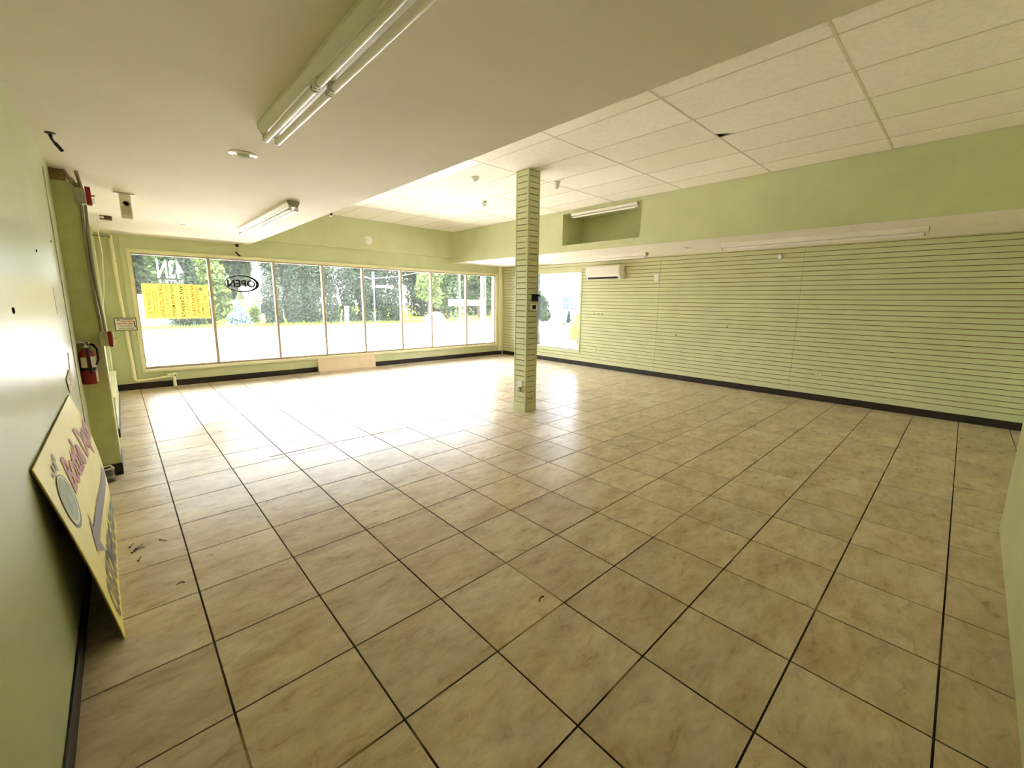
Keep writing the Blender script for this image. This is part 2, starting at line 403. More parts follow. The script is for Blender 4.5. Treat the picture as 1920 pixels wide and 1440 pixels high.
# front wall: everything in a frame that follows the slightly skewed wall (local x along the wall, local -y into the room)
front = thing('wall_front', 'yellow-green wall around the long shop window', 'wall', (0, YW0, 0), (0, 0, AW), kind='structure')
WX0, WX1, WZ0, WZ1 = .06, 7.70, .315, 2.25
f = MB()
f.box(XL-.15, WX0, 0, .16, 0, ZS+.05); f.box(WX1, 8.3, 0, .16, 0, ZS+.05)
f.box(WX0, WX1, 0, .16, 0, WZ0); f.box(WX0, WX1, 0, .16, WZ1, ZS+.05)
f.build('wall_panel', GREEN, front)
MB().box(XS-.1, XF+.1, -.10, .16, 2.615, 3.5).build('bulkhead', GREEN, front)
MB().box(XS-.1, XF+.1, -.001, .16, ZS+.05, 2.62).build('header', GREEN, front)
MB().box(-.06, WX0-.045, -.02, .0, .11, 2.5).build('side_board', GREEN, front, bevel=.002)
MB().box(XL, 2.79, -.014, 0, 0, .105).build('baseboard', BASEB, front, bevel=.003)
MB().box(4.06, 7.95, -.014, 0, 0, .105).build('baseboard', BASEB, front, bevel=.003)
cas = MB()
cas.box(WX0-.05, WX1+.07, -.028, 0, WZ1, WZ1+.055); cas.box(WX0-.05, WX0, -.028, 0, WZ0-.05, WZ1)
cas.box(WX1, WX1+.07, -.028, 0, WZ0-.05, WZ1); cas.build('casing', WTRIM, front, bevel=.003)
MB().box(WX1+.1, 7.93, -.035, 0, .105, ZR).build('corner_post', WTRIM, front, bevel=.004)
win = thing('window_1', 'long eight-pane shop window in bronze aluminium mullions', 'window', (0, YW0, 0), (0, 0, AW), kind='structure')
MB().box(WX0-.02, WX1+.02, -.05, .12, WZ0-.035, WZ0+.012).build('sill', WTRIM, win, bevel=.004)
MB().box(WX0, WX1, .03, .09, WZ0+.012, WZ0+.05).build('bottom_rail', ALU, win, bevel=.003)
MB().box(WX0, WX1, .03, .09, WZ1-.025, WZ1).build('top_rail', ALU, win, bevel=.003)
mull = [WX0, 1.082, 2.118, 3.022, 3.884, 4.808, 5.632, 6.715, WX1]
for k, x in enumerate(mull):
    w = .022 if 0 < k < 8 else .014
    MB().box(-w, w, .015, .095, WZ0+.012, WZ1).build('mullion', ALU, win, bevel=.003).location = (x, 0, 0)
for k in range(8):
    a, b = mull[k]+.02, mull[k+1]-.02
    MB().box(a, b, .057, .063, WZ0+.05, WZ1-.025).build('pane', GLASS, win)
MB().tube([(.62, -.035, WZ0-.005), (3.0, -.035, WZ0-.002), (5.4, -.035, WZ0-.004), (7.55, -.035, WZ0)], .011, 8).build('heater_pipe', PIPEW, win)

# slat wall
wall_right = thing('wall_right', 'green grooved slat wall running the length of the shop', 'wall', (XR0, 0, 0), (0, 0, -AR), kind='structure')
# local frame: x = distance behind the face, y along the wall
SY0, SY1, SZ0, SZ1 = 4.86, 6.48, .36, 2.285
f = MB()
f.box(.012, .16, -2.7, SY0, 0, 2.6); f.box(.012, .16, SY1, 7.9, 0, 2.6)
f.box(.012, .16, SY0, SY1, 0, SZ0); f.box(.012, .16, SY0, SY1, SZ1, 2.6)
f.build('backing_board', GROOVE, wall_right)
edges_z = [.1] + [.201+.0759*k for k in range(31)] + [2.5]
slat_cache = {}
def slat(y0, y1, z0, z1):
    key = (round(y1-y0, 3), round(z1-z0, 3))
    if key not in slat_cache:
        me = MB().box(0, .0135, 0, y1-y0, 0, z1-z0).mesh('slat', bevel=.0015, segs=1); me.materials.append(SLATG); slat_cache[key] = me
    link('slat', slat_cache[key], None, wall_right, (0, y0, z0))
for k in range(len(edges_z)-1):
    z0, z1 = edges_z[k]+.0045, edges_z[k+1]-.0045
    if z1-z0 < .004: continue
    runs = [(-2.4, .268), (.270, 2.79)]
    if z1 < SZ0+.05 or z0 > SZ1-.05: runs += [(2.792, 5.23), (5.232, 7.665)]
    else: runs += [(2.792, SY0-.05), (SY1+.05, 7.665)]
    for a, b in runs: slat(a, b, z0, z1)
MB().box(-.012, .0, -2.4, 7.66, 0, .1).build('baseboard', BASEB, wall_right, bevel=.003)
win2 = thing('window_2', 'tall side window in the slat wall with a green frame', 'window', (XR0, 0, 0), (0, 0, -AR), kind='structure')
f = MB(); e = .055
f.box(-.012, .05, SY0-e, SY0, SZ0-e, SZ1+e); f.box(-.012, .05, SY1, SY1+e, SZ0-e, SZ1+e)
f.box(-.012, .05, SY0, SY1, SZ0-e, SZ0); f.box(-.012, .05, SY0, SY1, SZ1, SZ1+e)
f.build('frame', SLATG, win2, bevel=.003)
f = MB(); f.box(.05, .16, SY0, SY0+.02, SZ0, SZ1); f.box(.05, .16, SY1-.02, SY1, SZ0, SZ1); f.box(.05, .16, SY0, SY1, SZ0, SZ0+.02); f.box(.05, .16, SY0, SY1, SZ1-.02, SZ1)
f.build('jamb', WHITE, win2)
MB().box(.09, .096, SY0+.02, SY1-.02, SZ0+.02, SZ1-.02).build('pane', GLASS, win2)

# slat-clad column
PX0, PX1, PY0, PY1 = 3.885, 4.100, 2.445, 2.685
pil = thing('pillar', 'square column clad in green slat panels in the middle of the floor', 'pillar', (PX0, PY0, 0), kind='structure')
W, Dp = PX1-PX0, PY1-PY0
MB().box(.012, W-.012, .012, Dp-.012, 0, ZC+.02).build('core', GROOVE, pil)
MB().box(-.002, W+.002, -.002, Dp+.002, 0, .125).build('plinth', PILG, pil, bevel=.002)
for (x, y) in ((0, 0), (W-.022, 0), (0, Dp-.022), (W-.022, Dp-.022)):
    MB().box(x-.001, x+.023, y-.001, y+.023, .125, ZC+.01).build('corner_trim', PILG, pil, bevel=.002)
me_a = MB().box(0, W-.045, 0, .0115, 0, .067).mesh('slat', bevel=.0012, segs=1); me_a.materials.append(PILG)
me_b = MB().box(0, .0115, 0, Dp-.045, 0, .067).mesh('slat', bevel=.0012, segs=1); me_b.materials.append(PILG)
for k in range(41):
    z = .131+.0762*k
    if z+.067 > ZC: break
    link('slat', me_a, None, pil, (.0225, .002, z)); link('slat', me_a, None, pil, (.0225, Dp-.0135, z))
    link('slat', me_b, None, pil, (.002, .0225, z)); link('slat', me_b, None, pil, (W-.0135, .0225, z))
MB().box(W, W+.02, .03, .07, .62, 2.05).build('side_conduit', CONDUIT, pil)
MB().box(W, W+.014, .02, .055, .16, .62).build('side_conduit', PILG, pil)

# roof over the shop with an unseen shallow front overhang added to shade the window
struct(MB().box(XL-.3, 8.6, -2.8, 8.0, 3.5, 3.62).build('roof', DECK), 'flat roof deck over the shop', 'roof')
struct(MB().box(XL-.6, 9.2, 7.9, 8.12, 2.74, 3.5).build('added_eave', mat('added_eave_board', (150, 146, 138), .8)), 'unseen boxed overhang added above the shop window', 'added_eave')

# ------------------------------------------------------------------ things in the room
# strip lights
def strip_light(label, cx, y0, y1, ztop, w=.11, tubes=2, joint=None, group=None, drop=.055):
    t = thing('strip_light', label, 'ceiling light', (cx, (y0+y1)/2, ztop), group=group)
    L = (y1-y0)/2; hw = w/2
    MB().extr([(-hw, 0), (-hw, -.022), (-hw*.62, -drop), (hw*.62, -drop), (hw, -.022), (hw, 0)], -L, L, 'y').build('housing', WHITE, t, bevel=.0015, segs=1)
    xs = (-.030, .030) if tubes == 2 else (0,)
    zt = -drop-.028
    ends = [(-L, L)] if joint is None else [(-L, joint-(y0+y1)/2), (joint-(y0+y1)/2, L)]
    for x in xs:
        for a, b in ends:
            MB().tube([(x, a+.03, zt), (x, b-.03, zt)], .0165, 14).build('tube', TUBE, t, smooth=True)
            for q, sgn in ((a, 1), (b, -1)):
                cap = MB().box(x-.013, x+.013, q+.004*sgn, q+.024*sgn, zt-.012, -drop+.002).build('lamp_holder', PLASTIC, t, bevel=.002)
                MB().tube([(x, q+.022*sgn, zt), (x, q+.038*sgn, zt)], .0168, 12).build('tube_cap', GREYB, cap)
    for yy in (-L-.001, L-.002):
        MB().extr([(-hw, 0), (-hw, -.024), (-hw*.62, -drop-.004), (hw*.62, -drop-.004), (hw, -.024), (hw, 0)], yy, yy+.003, 'y').build('end_plate', GREYB, t)
    return t
strip_light('long twin-tube strip light fixed to the lowered ceiling over the leaning sign', .573, -1.30, 1.15, ZS, joint=.28, w=.125)
strip_light('twin-tube strip light on the lowered ceiling towards the shop window', 1.222, 3.08, 5.52, ZS, w=.115)
strip_light('strip light under the soffit above the split air conditioner', 7.225, 2.64, 5.08, ZR, w=.11, tubes=2)
strip_light('strip light under the soffit over the middle of the slat wall', 6.98, -1.24, 1.17, ZR, w=.11, tubes=2)
sl = strip_light('single-tube strip light mounted across the fascia niche', XF-.012, 2.26, 3.66, NZ1-.02, w=.07, tubes=1, drop=.04)

# recessed downlights
def downlight(label, x, y, z, r=.085, group=None):
    t = thing('downlight', label, 'ceiling light', (x, y, z), group=group)
    MB().lathe([(r*.72, -.004), (r*.8, -.009), (r, -.004), (r, .001), (r*.72, .001)], 28).build('rim', WHITE, t, smooth=True)
    MB().lathe([(r*.74, -.003), (r*.7, -.0025), (r*.45, -.002), (.001, -.0015)], 28).build('reflector', mat('reflector', (176, 170, 156), .3, metal=.8), t, smooth=True)
    MB().tube([(-r*.42, 0, -.006), (-r*.1, 0, -.011), (r*.1, 0, -.011), (r*.42, 0, -.006)], r*.16, 10).build('bulb', WHITE, t, smooth=True)
    return t
downlight('round recessed downlight beside the end of the long strip light', .565, 1.813, ZS)
downlight('small recessed downlight in the lowered ceiling near the window wall', .577, 5.709, ZS, .075)
downlight('recessed downlight in the soffit between its two strip lights', 7.02, 1.765, ZR, .08)
downlight('recessed downlight in the soffit beyond the end of the strip light', 7.158, -1.70, ZR, .09)

# black spotlight heads
def spot(label, loc, d, rz=0, ln=.10):
    t = thing('spotlight', label, 'spotlight', loc, (0, 0, rz))
    MB().lathe([(.030, 0), (.030, -.006), (.012, -.012), (.010, -.03), (.001, -.031)], 16).build('mount', BLACK, t, smooth=True)
    MB().tube([(0, 0, -.028), (.004, .008, -.045)], .009, 10).build('swivel', BLACK, t)
    a = Vector((.004, .010, -.045)); b = a+Vector(d).normalized()*ln
    MB().tube([a, a+(b-a)*.25, a+(b-a)*.3, b], .012, 14, rads=[.008, .009, .0125, .0125]).build('head', BLACK, t, smooth=True)
    return t
spot('small black spotlight on the ceiling close to the glossy green wall', (-.35, 2.21, ZS), (.42, .3, -.6), 0, .085).scale = (.8, .8, .8)
hg = thing('wire_clip', 'black clip with a dangling wire hung over the shop window', 'clip', (1.53, yw(1.5)-.06, ZS))
MB().box(-.025, .025, -.02, .02, -.05, 0).build('block', BLACK, hg, bevel=.004)
MB().tube([(-.005, 0, -.05), (-.008, 0, -.12), (-.004, 0, -.16)], .002, 6).build('wire', BLACK, hg)
MB().tube([(-.035, 0, -.145), (.035, 0, -.215)], .014, 10).build('toggle', BLACK, hg, smooth=True)
MB().tube([(.035, 0, -.215), (.062, 0, -.25), (.068, .0, -.30)], .0015, 6).build('wire', BLACK, hg)

# hanging white device, ceiling plug box with its cord
wd = thing('hanging_device', 'white tongue-shaped device hanging from the lowered ceiling', 'device', (-.012, 3.94, ZS))
MB().box(-.075, .075, -.03, .03, -.012, 0).build('mount_plate', PLASTIC, wd, bevel=.003)
MB().box(-.042, .042, -.012, .012, -.235, -.010).build('body', PLASTIC, wd, bevel=.008)
MB().box(-.036, .036, -.0135, -.011, -.20, -.12).build('lower_face', mat('device_face', (206, 196, 176), .5), wd)
MB().lathe([(.018, 0), (.024, -.006), (.028, -.002), (.028, .002)], 18, (.006, -.012, -.095), 'y').build('lens', GREYB, wd, smooth=True)
pb = thing('plug_box', 'dark plug box on the ceiling trailing a white cord', 'box', (-.165, 5.72, ZS))
MB().box(-.055, .055, -.04, .04, -.045, 0).build('box', mat('brown_box', (94, 74, 66), .5), pb, bevel=.004)
MB().box(-.05, -.015, -.046, -.038, -.035, -.01).build('plug', PLASTIC, pb, bevel=.003)
MB().tube([(-.04, -.046, -.02), (-.075, -.06, -.03), (-.085, -.03, -.2), (-.08, .1, -.45), (-.1, .2, -.75), (-.13, .3, -1.0), (-.16, .4, -1.15)], .004, 6).build('cord', PLASTIC, pb, smooth=True)
bk = thing('pipe_bracket', 'grey metal rod bracket beside the ceiling at the corner pier', 'bracket', (-.335, 6.9, 2.39))
MB().tube([(0, 0, 0), (.09, 0, 0), (.17, 0, .0)], .011, 8).build('rod', CONDUIT, bk)
MB().box(.155, .185, -.012, .012, -.018, .018).build('clamp', CONDUIT, bk, bevel=.003)

# fire alarm run on the pier: conduit, horn strobe, pull station
al = thing('fire_alarm_horn', 'red fire alarm horn on a grey box at the top of the pier', 'alarm', (-.29, 3.25, 2.33))
MB().box(-.03, .028, -.05, .0, -.058, .058).build('back_box', GREYB, al, bevel=.003)
MB().extr([(-.048, -.065), (-.005, -.065), (-.001, .03), (-.018, .07), (-.048, .075)], .03, .062, 'x').build('horn_body', REDP, al, bevel=.004)
MB().box(.062, .078, -.04, -.018, -.05, -.012).build('strobe_lens', CLEARP, al, bevel=.003)
MB().box(.062, .082, -.04, -.018, .005, .014).build('horn_lip', REDP, al)
cdt = thing('conduit', 'grey metal conduit running down the pier between the red alarm boxes', 'conduit', (-.29, 3.235, 1.26))
MB().tube([(.002, 0, 0), (.0, 0, .10), (-.008, 0, .25), (-.012, 0, .55), (-.010, 0, .8), (-.004, 0, .95), (-.003, 0, 1.005)], .010, 8).build('pipe', CONDUIT, cdt, smooth=True)
MB().tube([(.024, 0, 0), (.022, 0, .10), (.014, 0, .25), (.010, 0, .55), (.012, 0, .8), (.018, 0, .95), (.019, 0, 1.005)], .010, 8).build('pipe', CONDUIT, cdt, smooth=True)
MB().tube([(-.005, 0, 1.132), (-.02, 0, 1.15), (-.055, 0, 1.21), (-.075, 0, 1.256)], .012, 8).build('upper_pipe', CONDUIT, cdt, smooth=True)
MB().tube([(.01, 0, 1.132), (.006, 0, 1.18), (-.004, 0, 1.256)], .012, 8).build('upper_pipe', CONDUIT, cdt, smooth=True)
MB().tube([(-.028, 0, 1.165), (-.046, 0, 1.197)], .017, 8).build('coupling', CONDUIT, cdt)
ps = thing('pull_station', 'red fire alarm pull station on a grey box low on the pier', 'alarm', (-.285, 3.25, 1.2))
MB().box(-.022, .03, -.062, 0, -.058, .058).build('back_box', GREYB, ps, bevel=.003)
MB().box(.03, .058, -.066, -.004, -.066, .062).build('red_cover', RED, ps, bevel=.005)
MB().box(.058, .068, -.055, -.015, -.045, .05).build('pull_handle', PLASTIC, ps, bevel=.003)
MB().tube([(.066, -.035, .0), (.082, -.035, .0)], .004, 8).build('key_stub', CHROME, ps)

# fire extinguisher
fe = thing('fire_extinguisher', 'red fire extinguisher hung on the rough pier', 'fire extinguisher', (-.395, 3.185, .835))
R = .052
MB().lathe([(R*.6, 0), (R*.96, .006), (R, .02), (R, .215), (R*.93, .245), (R*.7, .272), (R*.38, .288), (R*.36, .30)], 28).build('cylinder', RED, fe, smooth=True)
MB().lathe([(.017, .298), (.021, .302), (.021, .318), (.014, .322), (.014, .338)], 16).build('valve', CHROME, fe, smooth=True)
lv = MB().tube([(0, 0, .335), (-.02, -.01, .345), (-.055, -.02, .335), (-.082, -.03, .34)], .006, 8).build('carry_handle', CHROME, fe)
MB().tube([(0, 0, .345), (-.02, -.01, .362), (-.06, -.02, .37)], .005, 8).build('squeeze_lever', CHROME, fe)
MB().lathe([(.012, 0), (.015, .004), (.014, .012)], 14, (.018, -.02, .338), 'x').build('gauge', CHROME, fe)
MB().tube([(.012, 0, .325), (.045, -.01, .325), (.066, -.02, .29), (.068, -.025, .2), (.05, -.04, .16)], .008, 8).build('hose', BLACK, fe, smooth=True)
MB().lathe([(R+.0015, .118), (R+.003, .12), (R+.003, .138), (R+.0015, .14)], 28).build('strap', BLACK, fe)
MB().tube([(.012, -R-.004, .30), (.014, -R-.006, .2), (.018, -R-.006, .09)], .009, 8).build('discharge_nozzle', BLACK, fe)
def wrap(r, a0, a1, z0, z1, n=8):
    mb = MB(); V = []
    for k in range(n+1):
        a = a0+(a1-a0)*k/n; V += [(r*math.cos(a), r*math.sin(a), z0), (r*math.cos(a), r*math.sin(a), z1)]
    return mb.add(V, [(2*k, 2*k+2, 2*k+3, 2*k+1) for k in range(n)])
wrap(R+.001, -2.35, -1.62, .142, .226).build('label', LABEL, fe, smooth=True)
wrap(R+.001, -1.25, -.35, .142, .23).build('label', PAPER, fe, smooth=True)
wrap(R+.001, -.75, -.35, .015, .115).build('label', mat('cream_label', (226, 200, 160), .6), fe, smooth=True)
MB().box(-.02, .02, .045, .068, .12, .34).build('wall_hook', BLACK, fe)

# paper tag hung on the wall end
tg = thing('paper_tag', 'white paper tag hanging at the end of the glossy wall', 'tag', (XL+.004, 2.22, 1.09))
MB().add([(0, .0, 0), (0, -.28, -.03), (0, -.19, -.13), (0, .11, -.10), (.002, 0, 0), (.002, -.28, -.03), (.002, -.19, -.13), (.002, .11, -.10)],
         [(0,1,2,3), (7,6,5,4), (0,4,5,1), (1,5,6,2), (2,6,7,3), (3,7,4,0)]).build('card', PAPER, tg)
MB().tube([(.001, 0, 0), (.003, .04, .1)], .0025, 6).build('string', BRASS, tg)
mk = MB()
for (a, b) in ((-.12, -.05), (-.09, -.07), (-.13, -.085)): mk.box(.0021, .0026, a, a+.045, b-.008, b)
mk.build('handwriting', BLACKPRINT, tg)

# leaning sign board
YEL = mat('sign_yellow', (246, 234, 116), .38, spec=.5, var=.04, vscale=3)
SB = thing('sign_board', 'warped yellow advertising sign board leaning on the glossy green wall', 'sign', (XL, .75, 0))
bot = [(.751, -.301), (1.257, -.32), (1.658, -.329), (2.12, -.338), (2.436, -.352), (2.70, -.372)]
def bedge(u):
    y = .751+(2.70-.751)*u
    for (a, xa), (b, xb) in zip(bot, bot[1:]):
        if a <= y <= b+1e-6: return y, xa+(xb-xa)*(y-a)/(b-a)
    return y, bot[-1][1]
def bsurf(u, v, off=0):
    yb, xb = bedge(min(max(u, 0), 1)); yt, xt = .402+1.50*u, XL+.006
    y = yb+(yt-yb)*v; x = xb+(xt-xb)*v; z = .002+.968*v
    x += .030*math.sin(PI*v)*(.35+.65*u) - .010*math.sin(PI*v)*math.sin(2*PI*u)
    return Vector((x+off-XL, y-.75, z+off*.12))
def sheet(off0, off1, nu=30, nv=16):
    mb = MB(); V = []; F = []
    for s_, off in ((0, off0), (1, off1)):
        for i in range(nu+1):
            for j in range(nv+1): V.append(bsurf(i/nu, j/nv, off))
    n = (nu+1)*(nv+1); I = lambda s_, i, j: s_*n+i*(nv+1)+j
    for i in range(nu):
        for j in range(nv):
            F.append((I(0,i,j), I(0,i,j+1), I(0,i+1,j+1), I(0,i+1,j))); F.append((I(1,i,j), I(1,i+1,j), I(1,i+1,j+1), I(1,i,j+1)))
    for i in range(nu): F.append((I(0,i,0), I(0,i+1,0), I(1,i+1,0), I(1,i,0))); F.append((I(0,i,nv), I(1,i,nv), I(1,i+1,nv), I(0,i+1,nv)))
    for j in range(nv): F.append((I(0,0,j), I(1,0,j), I(1,0,j+1), I(0,0,j+1))); F.append((I(0,nu,j), I(0,nu,j+1), I(1,nu,j+1), I(1,nu,j)))
    return mb.add(V, F)
sheet(0, .003).build('board', YEL, SB, smooth=True)
sheet(-.004, -.0005).build('backing', mat('plywood_backing', (124, 96, 74), .7), SB)
def subdiv(mb, cuts=2):
    me = mb.mesh('tmp', fix=False); bm = bmesh.new(); bm.from_mesh(me)
    bmesh.ops.triangulate(bm, faces=bm.faces)
    for _ in range(cuts):
        es = [e for e in bm.edges if e.calc_length() > .03]
        if es: bmesh.ops.subdivide_edges(bm, edges=es, cuts=1); bmesh.ops.triangulate(bm, faces=bm.faces)
    out = MB(); bm.verts.index_update(); out.v = [tuple(v.co) for v in bm.verts]; out.f = [tuple(v.index for v in f_.verts) for f_ in bm.faces]
    bm.free(); bpy.data.meshes.remove(me); return out
def print_on_board(name, body, u0, u1, v0, v1, material, bold=.02, off=.0055, shear=0):
    mb = MB(); text_into(mb, body, u0, u1, v0, v1, lambda x, y: (x, y, 0), bold, shear)
    mb = subdiv(mb); mb.v = [tuple(bsurf(p[0], p[1], off)) for p in mb.v]
    me = bpy.data.meshes.new(name); me.from_pydata(mb.v, [], mb.f); me.update(); return link(name, me, material, SB)
PINK = mat('faded_pink_print', (196, 128, 128), .5); GREYP = mat('grey_print', (142, 134, 136), .5); CHAR = mat('charcoal_print', (110, 104, 84), .5)
print_on_board('lettering', 'Bottle Depot', .27, .97, .63, .88, PINK, .035, shear=.2)
print_on_board('lettering', 'CUSTOMERS ENTRANCE', .05, .93, .05, .27, CHAR, .03, shear=.15)
def flat_on_board(name, polys, material, off=.0055):
    mb = MB()
    for p in polys: mb.add([(a, b, 0) for a, b in p], [tuple(range(len(p)))])
    mb = subdiv(mb, 3); mb.v = [tuple(bsurf(p[0], p[1], off)) for p in mb.v]
    me = bpy.data.meshes.new(name); me.from_pydata(mb.v, [], mb.f); me.update(); return link(name, me, material, SB)
flat_on_board('arrow', [[(.17, .40), (.29, .54), (.27, .46), (.80, .50), (.86, .40), (.27, .36), (.285, .27)]], GREYP)
ell = lambda cx, cy, a, b, n=24: [(cx+a*math.cos(2*PI*k/n), cy+b*math.sin(2*PI*k/n)) for k in range(n)]
flat_on_board('logo_ring', [ell(.155, .735, .095, .135)], mat('logo_grey', (120, 122, 112), .5))
flat_on_board('logo_ring', [ell(.15, .745, .088, .122)], mat('logo_white', (222, 224, 190), .5), .0062)
flat_on_board('logo_globe', [ell(.15, .75, .078, .108)], mat('logo_green', (138, 156, 120), .5, col2=(176, 190, 168), vscale=14), .0069)
flat_on_board('logo_leaves', [ell(.20, .90, .012, .028, 10), ell(.225, .93, .010, .022, 10), ell(.165, .905, .012, .022, 10), ell(.13, .895, .010, .016, 10)], GREYP, .0069)

# clear plastic tub by the pier and the dropped screws
tub = thing('plastic_tub', 'small clear plastic tub on the floor against the pier', 'box', (-.400, 3.13, 0), (0, 0, .25))
f = MB(); w, d, hgt, th = .055, .05, .115, .004
f.box(-w, w, -d, -d+th, 0, hgt); f.box(-w, w, d-th, d, 0, hgt); f.box(-w, -w+th, -d+th, d-th, 0, hgt); f.box(w-th, w, -d+th, d-th, 0, hgt); f.box(-w+th, w-th, -d+th, d-th, 0, th)
f.build('shell', CLEARP, tub)
f = MB(); f.box(-w-.003, w+.003, -d-.003, -d+.006, hgt-.006, hgt+.004); f.box(-w-.003, w+.003, d-.006, d+.003, hgt-.006, hgt+.004); f.box(-w-.003, -w+.006, -d+.006, d-.006, hgt-.006, hgt+.004); f.box(w-.006, w+.003, -d+.006, d-.006, hgt-.006, hgt+.004)
f.build('rim', PLASTIC, tub)
sm = [MB().lathe([(.0045, 0), (.0045, .001), (.0018, .004), (.0017, .036), (.0003, .042)], 8, (0, 0, 0), 'x').mesh('shank', smooth=True)]
sm[0].materials.append(SCREWM)
for (x, y, a) in ((-.270, 1.697, 1.15), (-.242, 1.655, .85), (-.262, 1.615, .7), (-.250, 1.640, .35), (-.236, 1.482, 1.25), (-.126, 1.686, -.9)):
    s_ = thing('screw', 'dark drywall screw dropped on the floor by the leaning sign', 'screw', (x, y, .0046), (0, 0, a), 'screws scattered on the floor')
    s_.scale = (1.35, 1.35, 1.0)
    link('shank', sm[0], None, s_)
    MB().lathe([(.0044, -.0004), (.0044, .0008)], 8, (0, 0, 0), 'x').build('head', SCREWM, s_)
tag(MB().tube([(-.09, 1.065, .003), (-.078, 1.078, .003), (-.062, 1.076, .003), (-.055, 1.062, .003)], .0022, 6).build('bent_wire', SCREWM), 'tiny bent wire scrap lying on a tile near the sign', 'wire')
tag(MB().tube([(1.29, -.36, .003), (1.305, -.347, .003), (1.322, -.345, .003), (1.335, -.35, .003)], .003, 6).build('twig', SCREWM), 'tiny dark twig lying alone on the open tiles', 'twig')

GRIME = mat('grime', (120, 92, 62), .8, col2=(196, 178, 146), vscale=9, lo=.45, hi=.6)
def grime(label, pts, w):
    g = random.Random(len(pts)); mb = MB()
    for (ax, ay), (bx, by) in zip(pts, pts[1:]):
        d = Vector((bx-ax, by-ay)); L_ = d.length; d.normalize(); n_ = Vector((-d.y, d.x)); k = int(L_/.12)
        P = [(Vector((ax, ay))+d*(L_*q/k), w*g.uniform(.35, 1.2)) for q in range(k+1)]
        poly = [tuple(p+n_*q*.5) for p, q in P]+[tuple(p-n_*q*.5) for p, q in reversed(P)]
        mb.prism(poly, -.001, .0012)
    tag(mb.build('floor_grime', GRIME), label, 'stain')
grime('brown grimy line across the tiles where a partition stood', [(.77, 2.86), (1.4, 2.885), (2.86, 2.855)], .022)
grime('thin grimy line running from the partition mark towards the window', [(2.88, 2.9), (2.9, 4.35), (2.95, 6.6)], .012)

# loose panel against the front wall
lp = MB().add([(2.80, -.075, .001), (4.055, -.075, .001), (4.055, -.018, .292), (2.80, -.018, .292), (2.80, -.057, .001), (4.055, -.057, .001), (4.055, -.002, .292), (2.80, -.002, .292)],
              [(0,1,2,3), (7,6,5,4), (0,4,5,1), (1,5,6,2), (2,6,7,3), (3,7,4,0)]).build('loose_panel', mat('pinkish_board', (238, 216, 186), .6, var=.04, vscale=5))
tag(lp, 'pale pinkish board leaning below the shop window over the baseboard gap', 'board'); lp.location = (0, YW0, 0); lp.rotation_euler = (0, 0, AW)

# white painted pipe with chipped paint in the corner by the window
pp = thing('heating_pipe', 'cream painted pipe with chipped paint beside the shop window', 'pipe', (0, YW0, 0), (0, 0, AW))
MB().tube([(-.150, -.05, 2.49), (-.143, -.05, 1.7), (-.118, -.05, .9), (-.098, -.05, .22), (-.09, -.05, .17), (-.07, -.05, .15), (.02, -.05, .155)], .026, 12).build('riser', PIPEW, pp, smooth=True)
MB().tube([(.0, -.05, .155), (.40, -.05, .185)], .022, 12).build('branch', PIPEW, pp, smooth=True)
MB().lathe([(.028, -.03), (.028, .03)], 14, (-.098, -.05, .21), 'z').build('fitting', PIPEW, pp)
MB().tube([(.41, -.05, .24), (.41, -.05, .05), (.41, -.05, .03), (.41, -.05, .0)], .02, 12, rads=[.024, .024, .03, .018]).build('valve_leg', PIPEW, pp, smooth=True)
MB().box(.32, .45, -.075, -.025, .205, .235).build('valve_body', PIPEW, pp, bevel=.008)
MB().tube([(.17, -.04, .17), (.26, -.02, .19), (.30, -.01, .26), (.285, -.01, .31)], .004, 6).build('thin_cable', BRASS, pp, smooth=True)

# small framed notice on the pipe
NOT = thing('notice_sign', 'small black-edged bucket notice with red and green lettering on the pipe', 'sign', (-.113, YW0-.088, 1.10), (0, 0, AW))
MB().box(-.132, .132, 0, .008, -.10, .10).build('plate', PAPER, NOT, bevel=.004)
f = MB()
for (a, b, c_, d) in ((-.134, .134, .092, .102), (-.134, .134, -.102, -.092), (-.134, -.124, -.092, .092), (.124, .134, -.092, .092)): f.box(a, b, -.003, .005, c_, d)
f.build('border', BLACKPRINT, NOT)
REDT = mat('red_print', (196, 66, 62), .6); GRT = mat('green_print', (92, 140, 92), .6); BLT = mat('blue_grey_print', (130, 136, 150), .6)
def plate_text(lines, parent, y):
    for body, x0, x1, z0, z1, m_, bold in lines:
        mb = MB(); text_into(mb, body, x0, x1, z0, z1, lambda a, b: (a, y, b), bold)
        me = bpy.data.meshes.new('lettering'); me.from_pydata(mb.v, [], mb.f); me.update(); link('lettering', me, m_, parent)
plate_text([('THIS BUCKET IS', -.06, .085, .03, .06, REDT, .03), ('ONLY FOR LIQUID', -.105, .085, -.008, .022, REDT, .03),
            ('DO NOT', -.065, .075, -.046, -.02, GRT, .02), ('THROW GARBAGE', -.09, .09, -.083, -.058, GRT, .02)], NOT, -.0012)
f = MB(); f.box(-.10, -.065, -.0012, 0, .055, .08); f.box(-.05, .10, -.0012, 0, .068, .08); f.build('top_mark', BLT, NOT)
MB().tube([(.102, -.002, .05), (.107, -.002, -.02), (.112, -.002, -.055)], .006, 6).build('bottle_mark', BLACKPRINT, NOT)

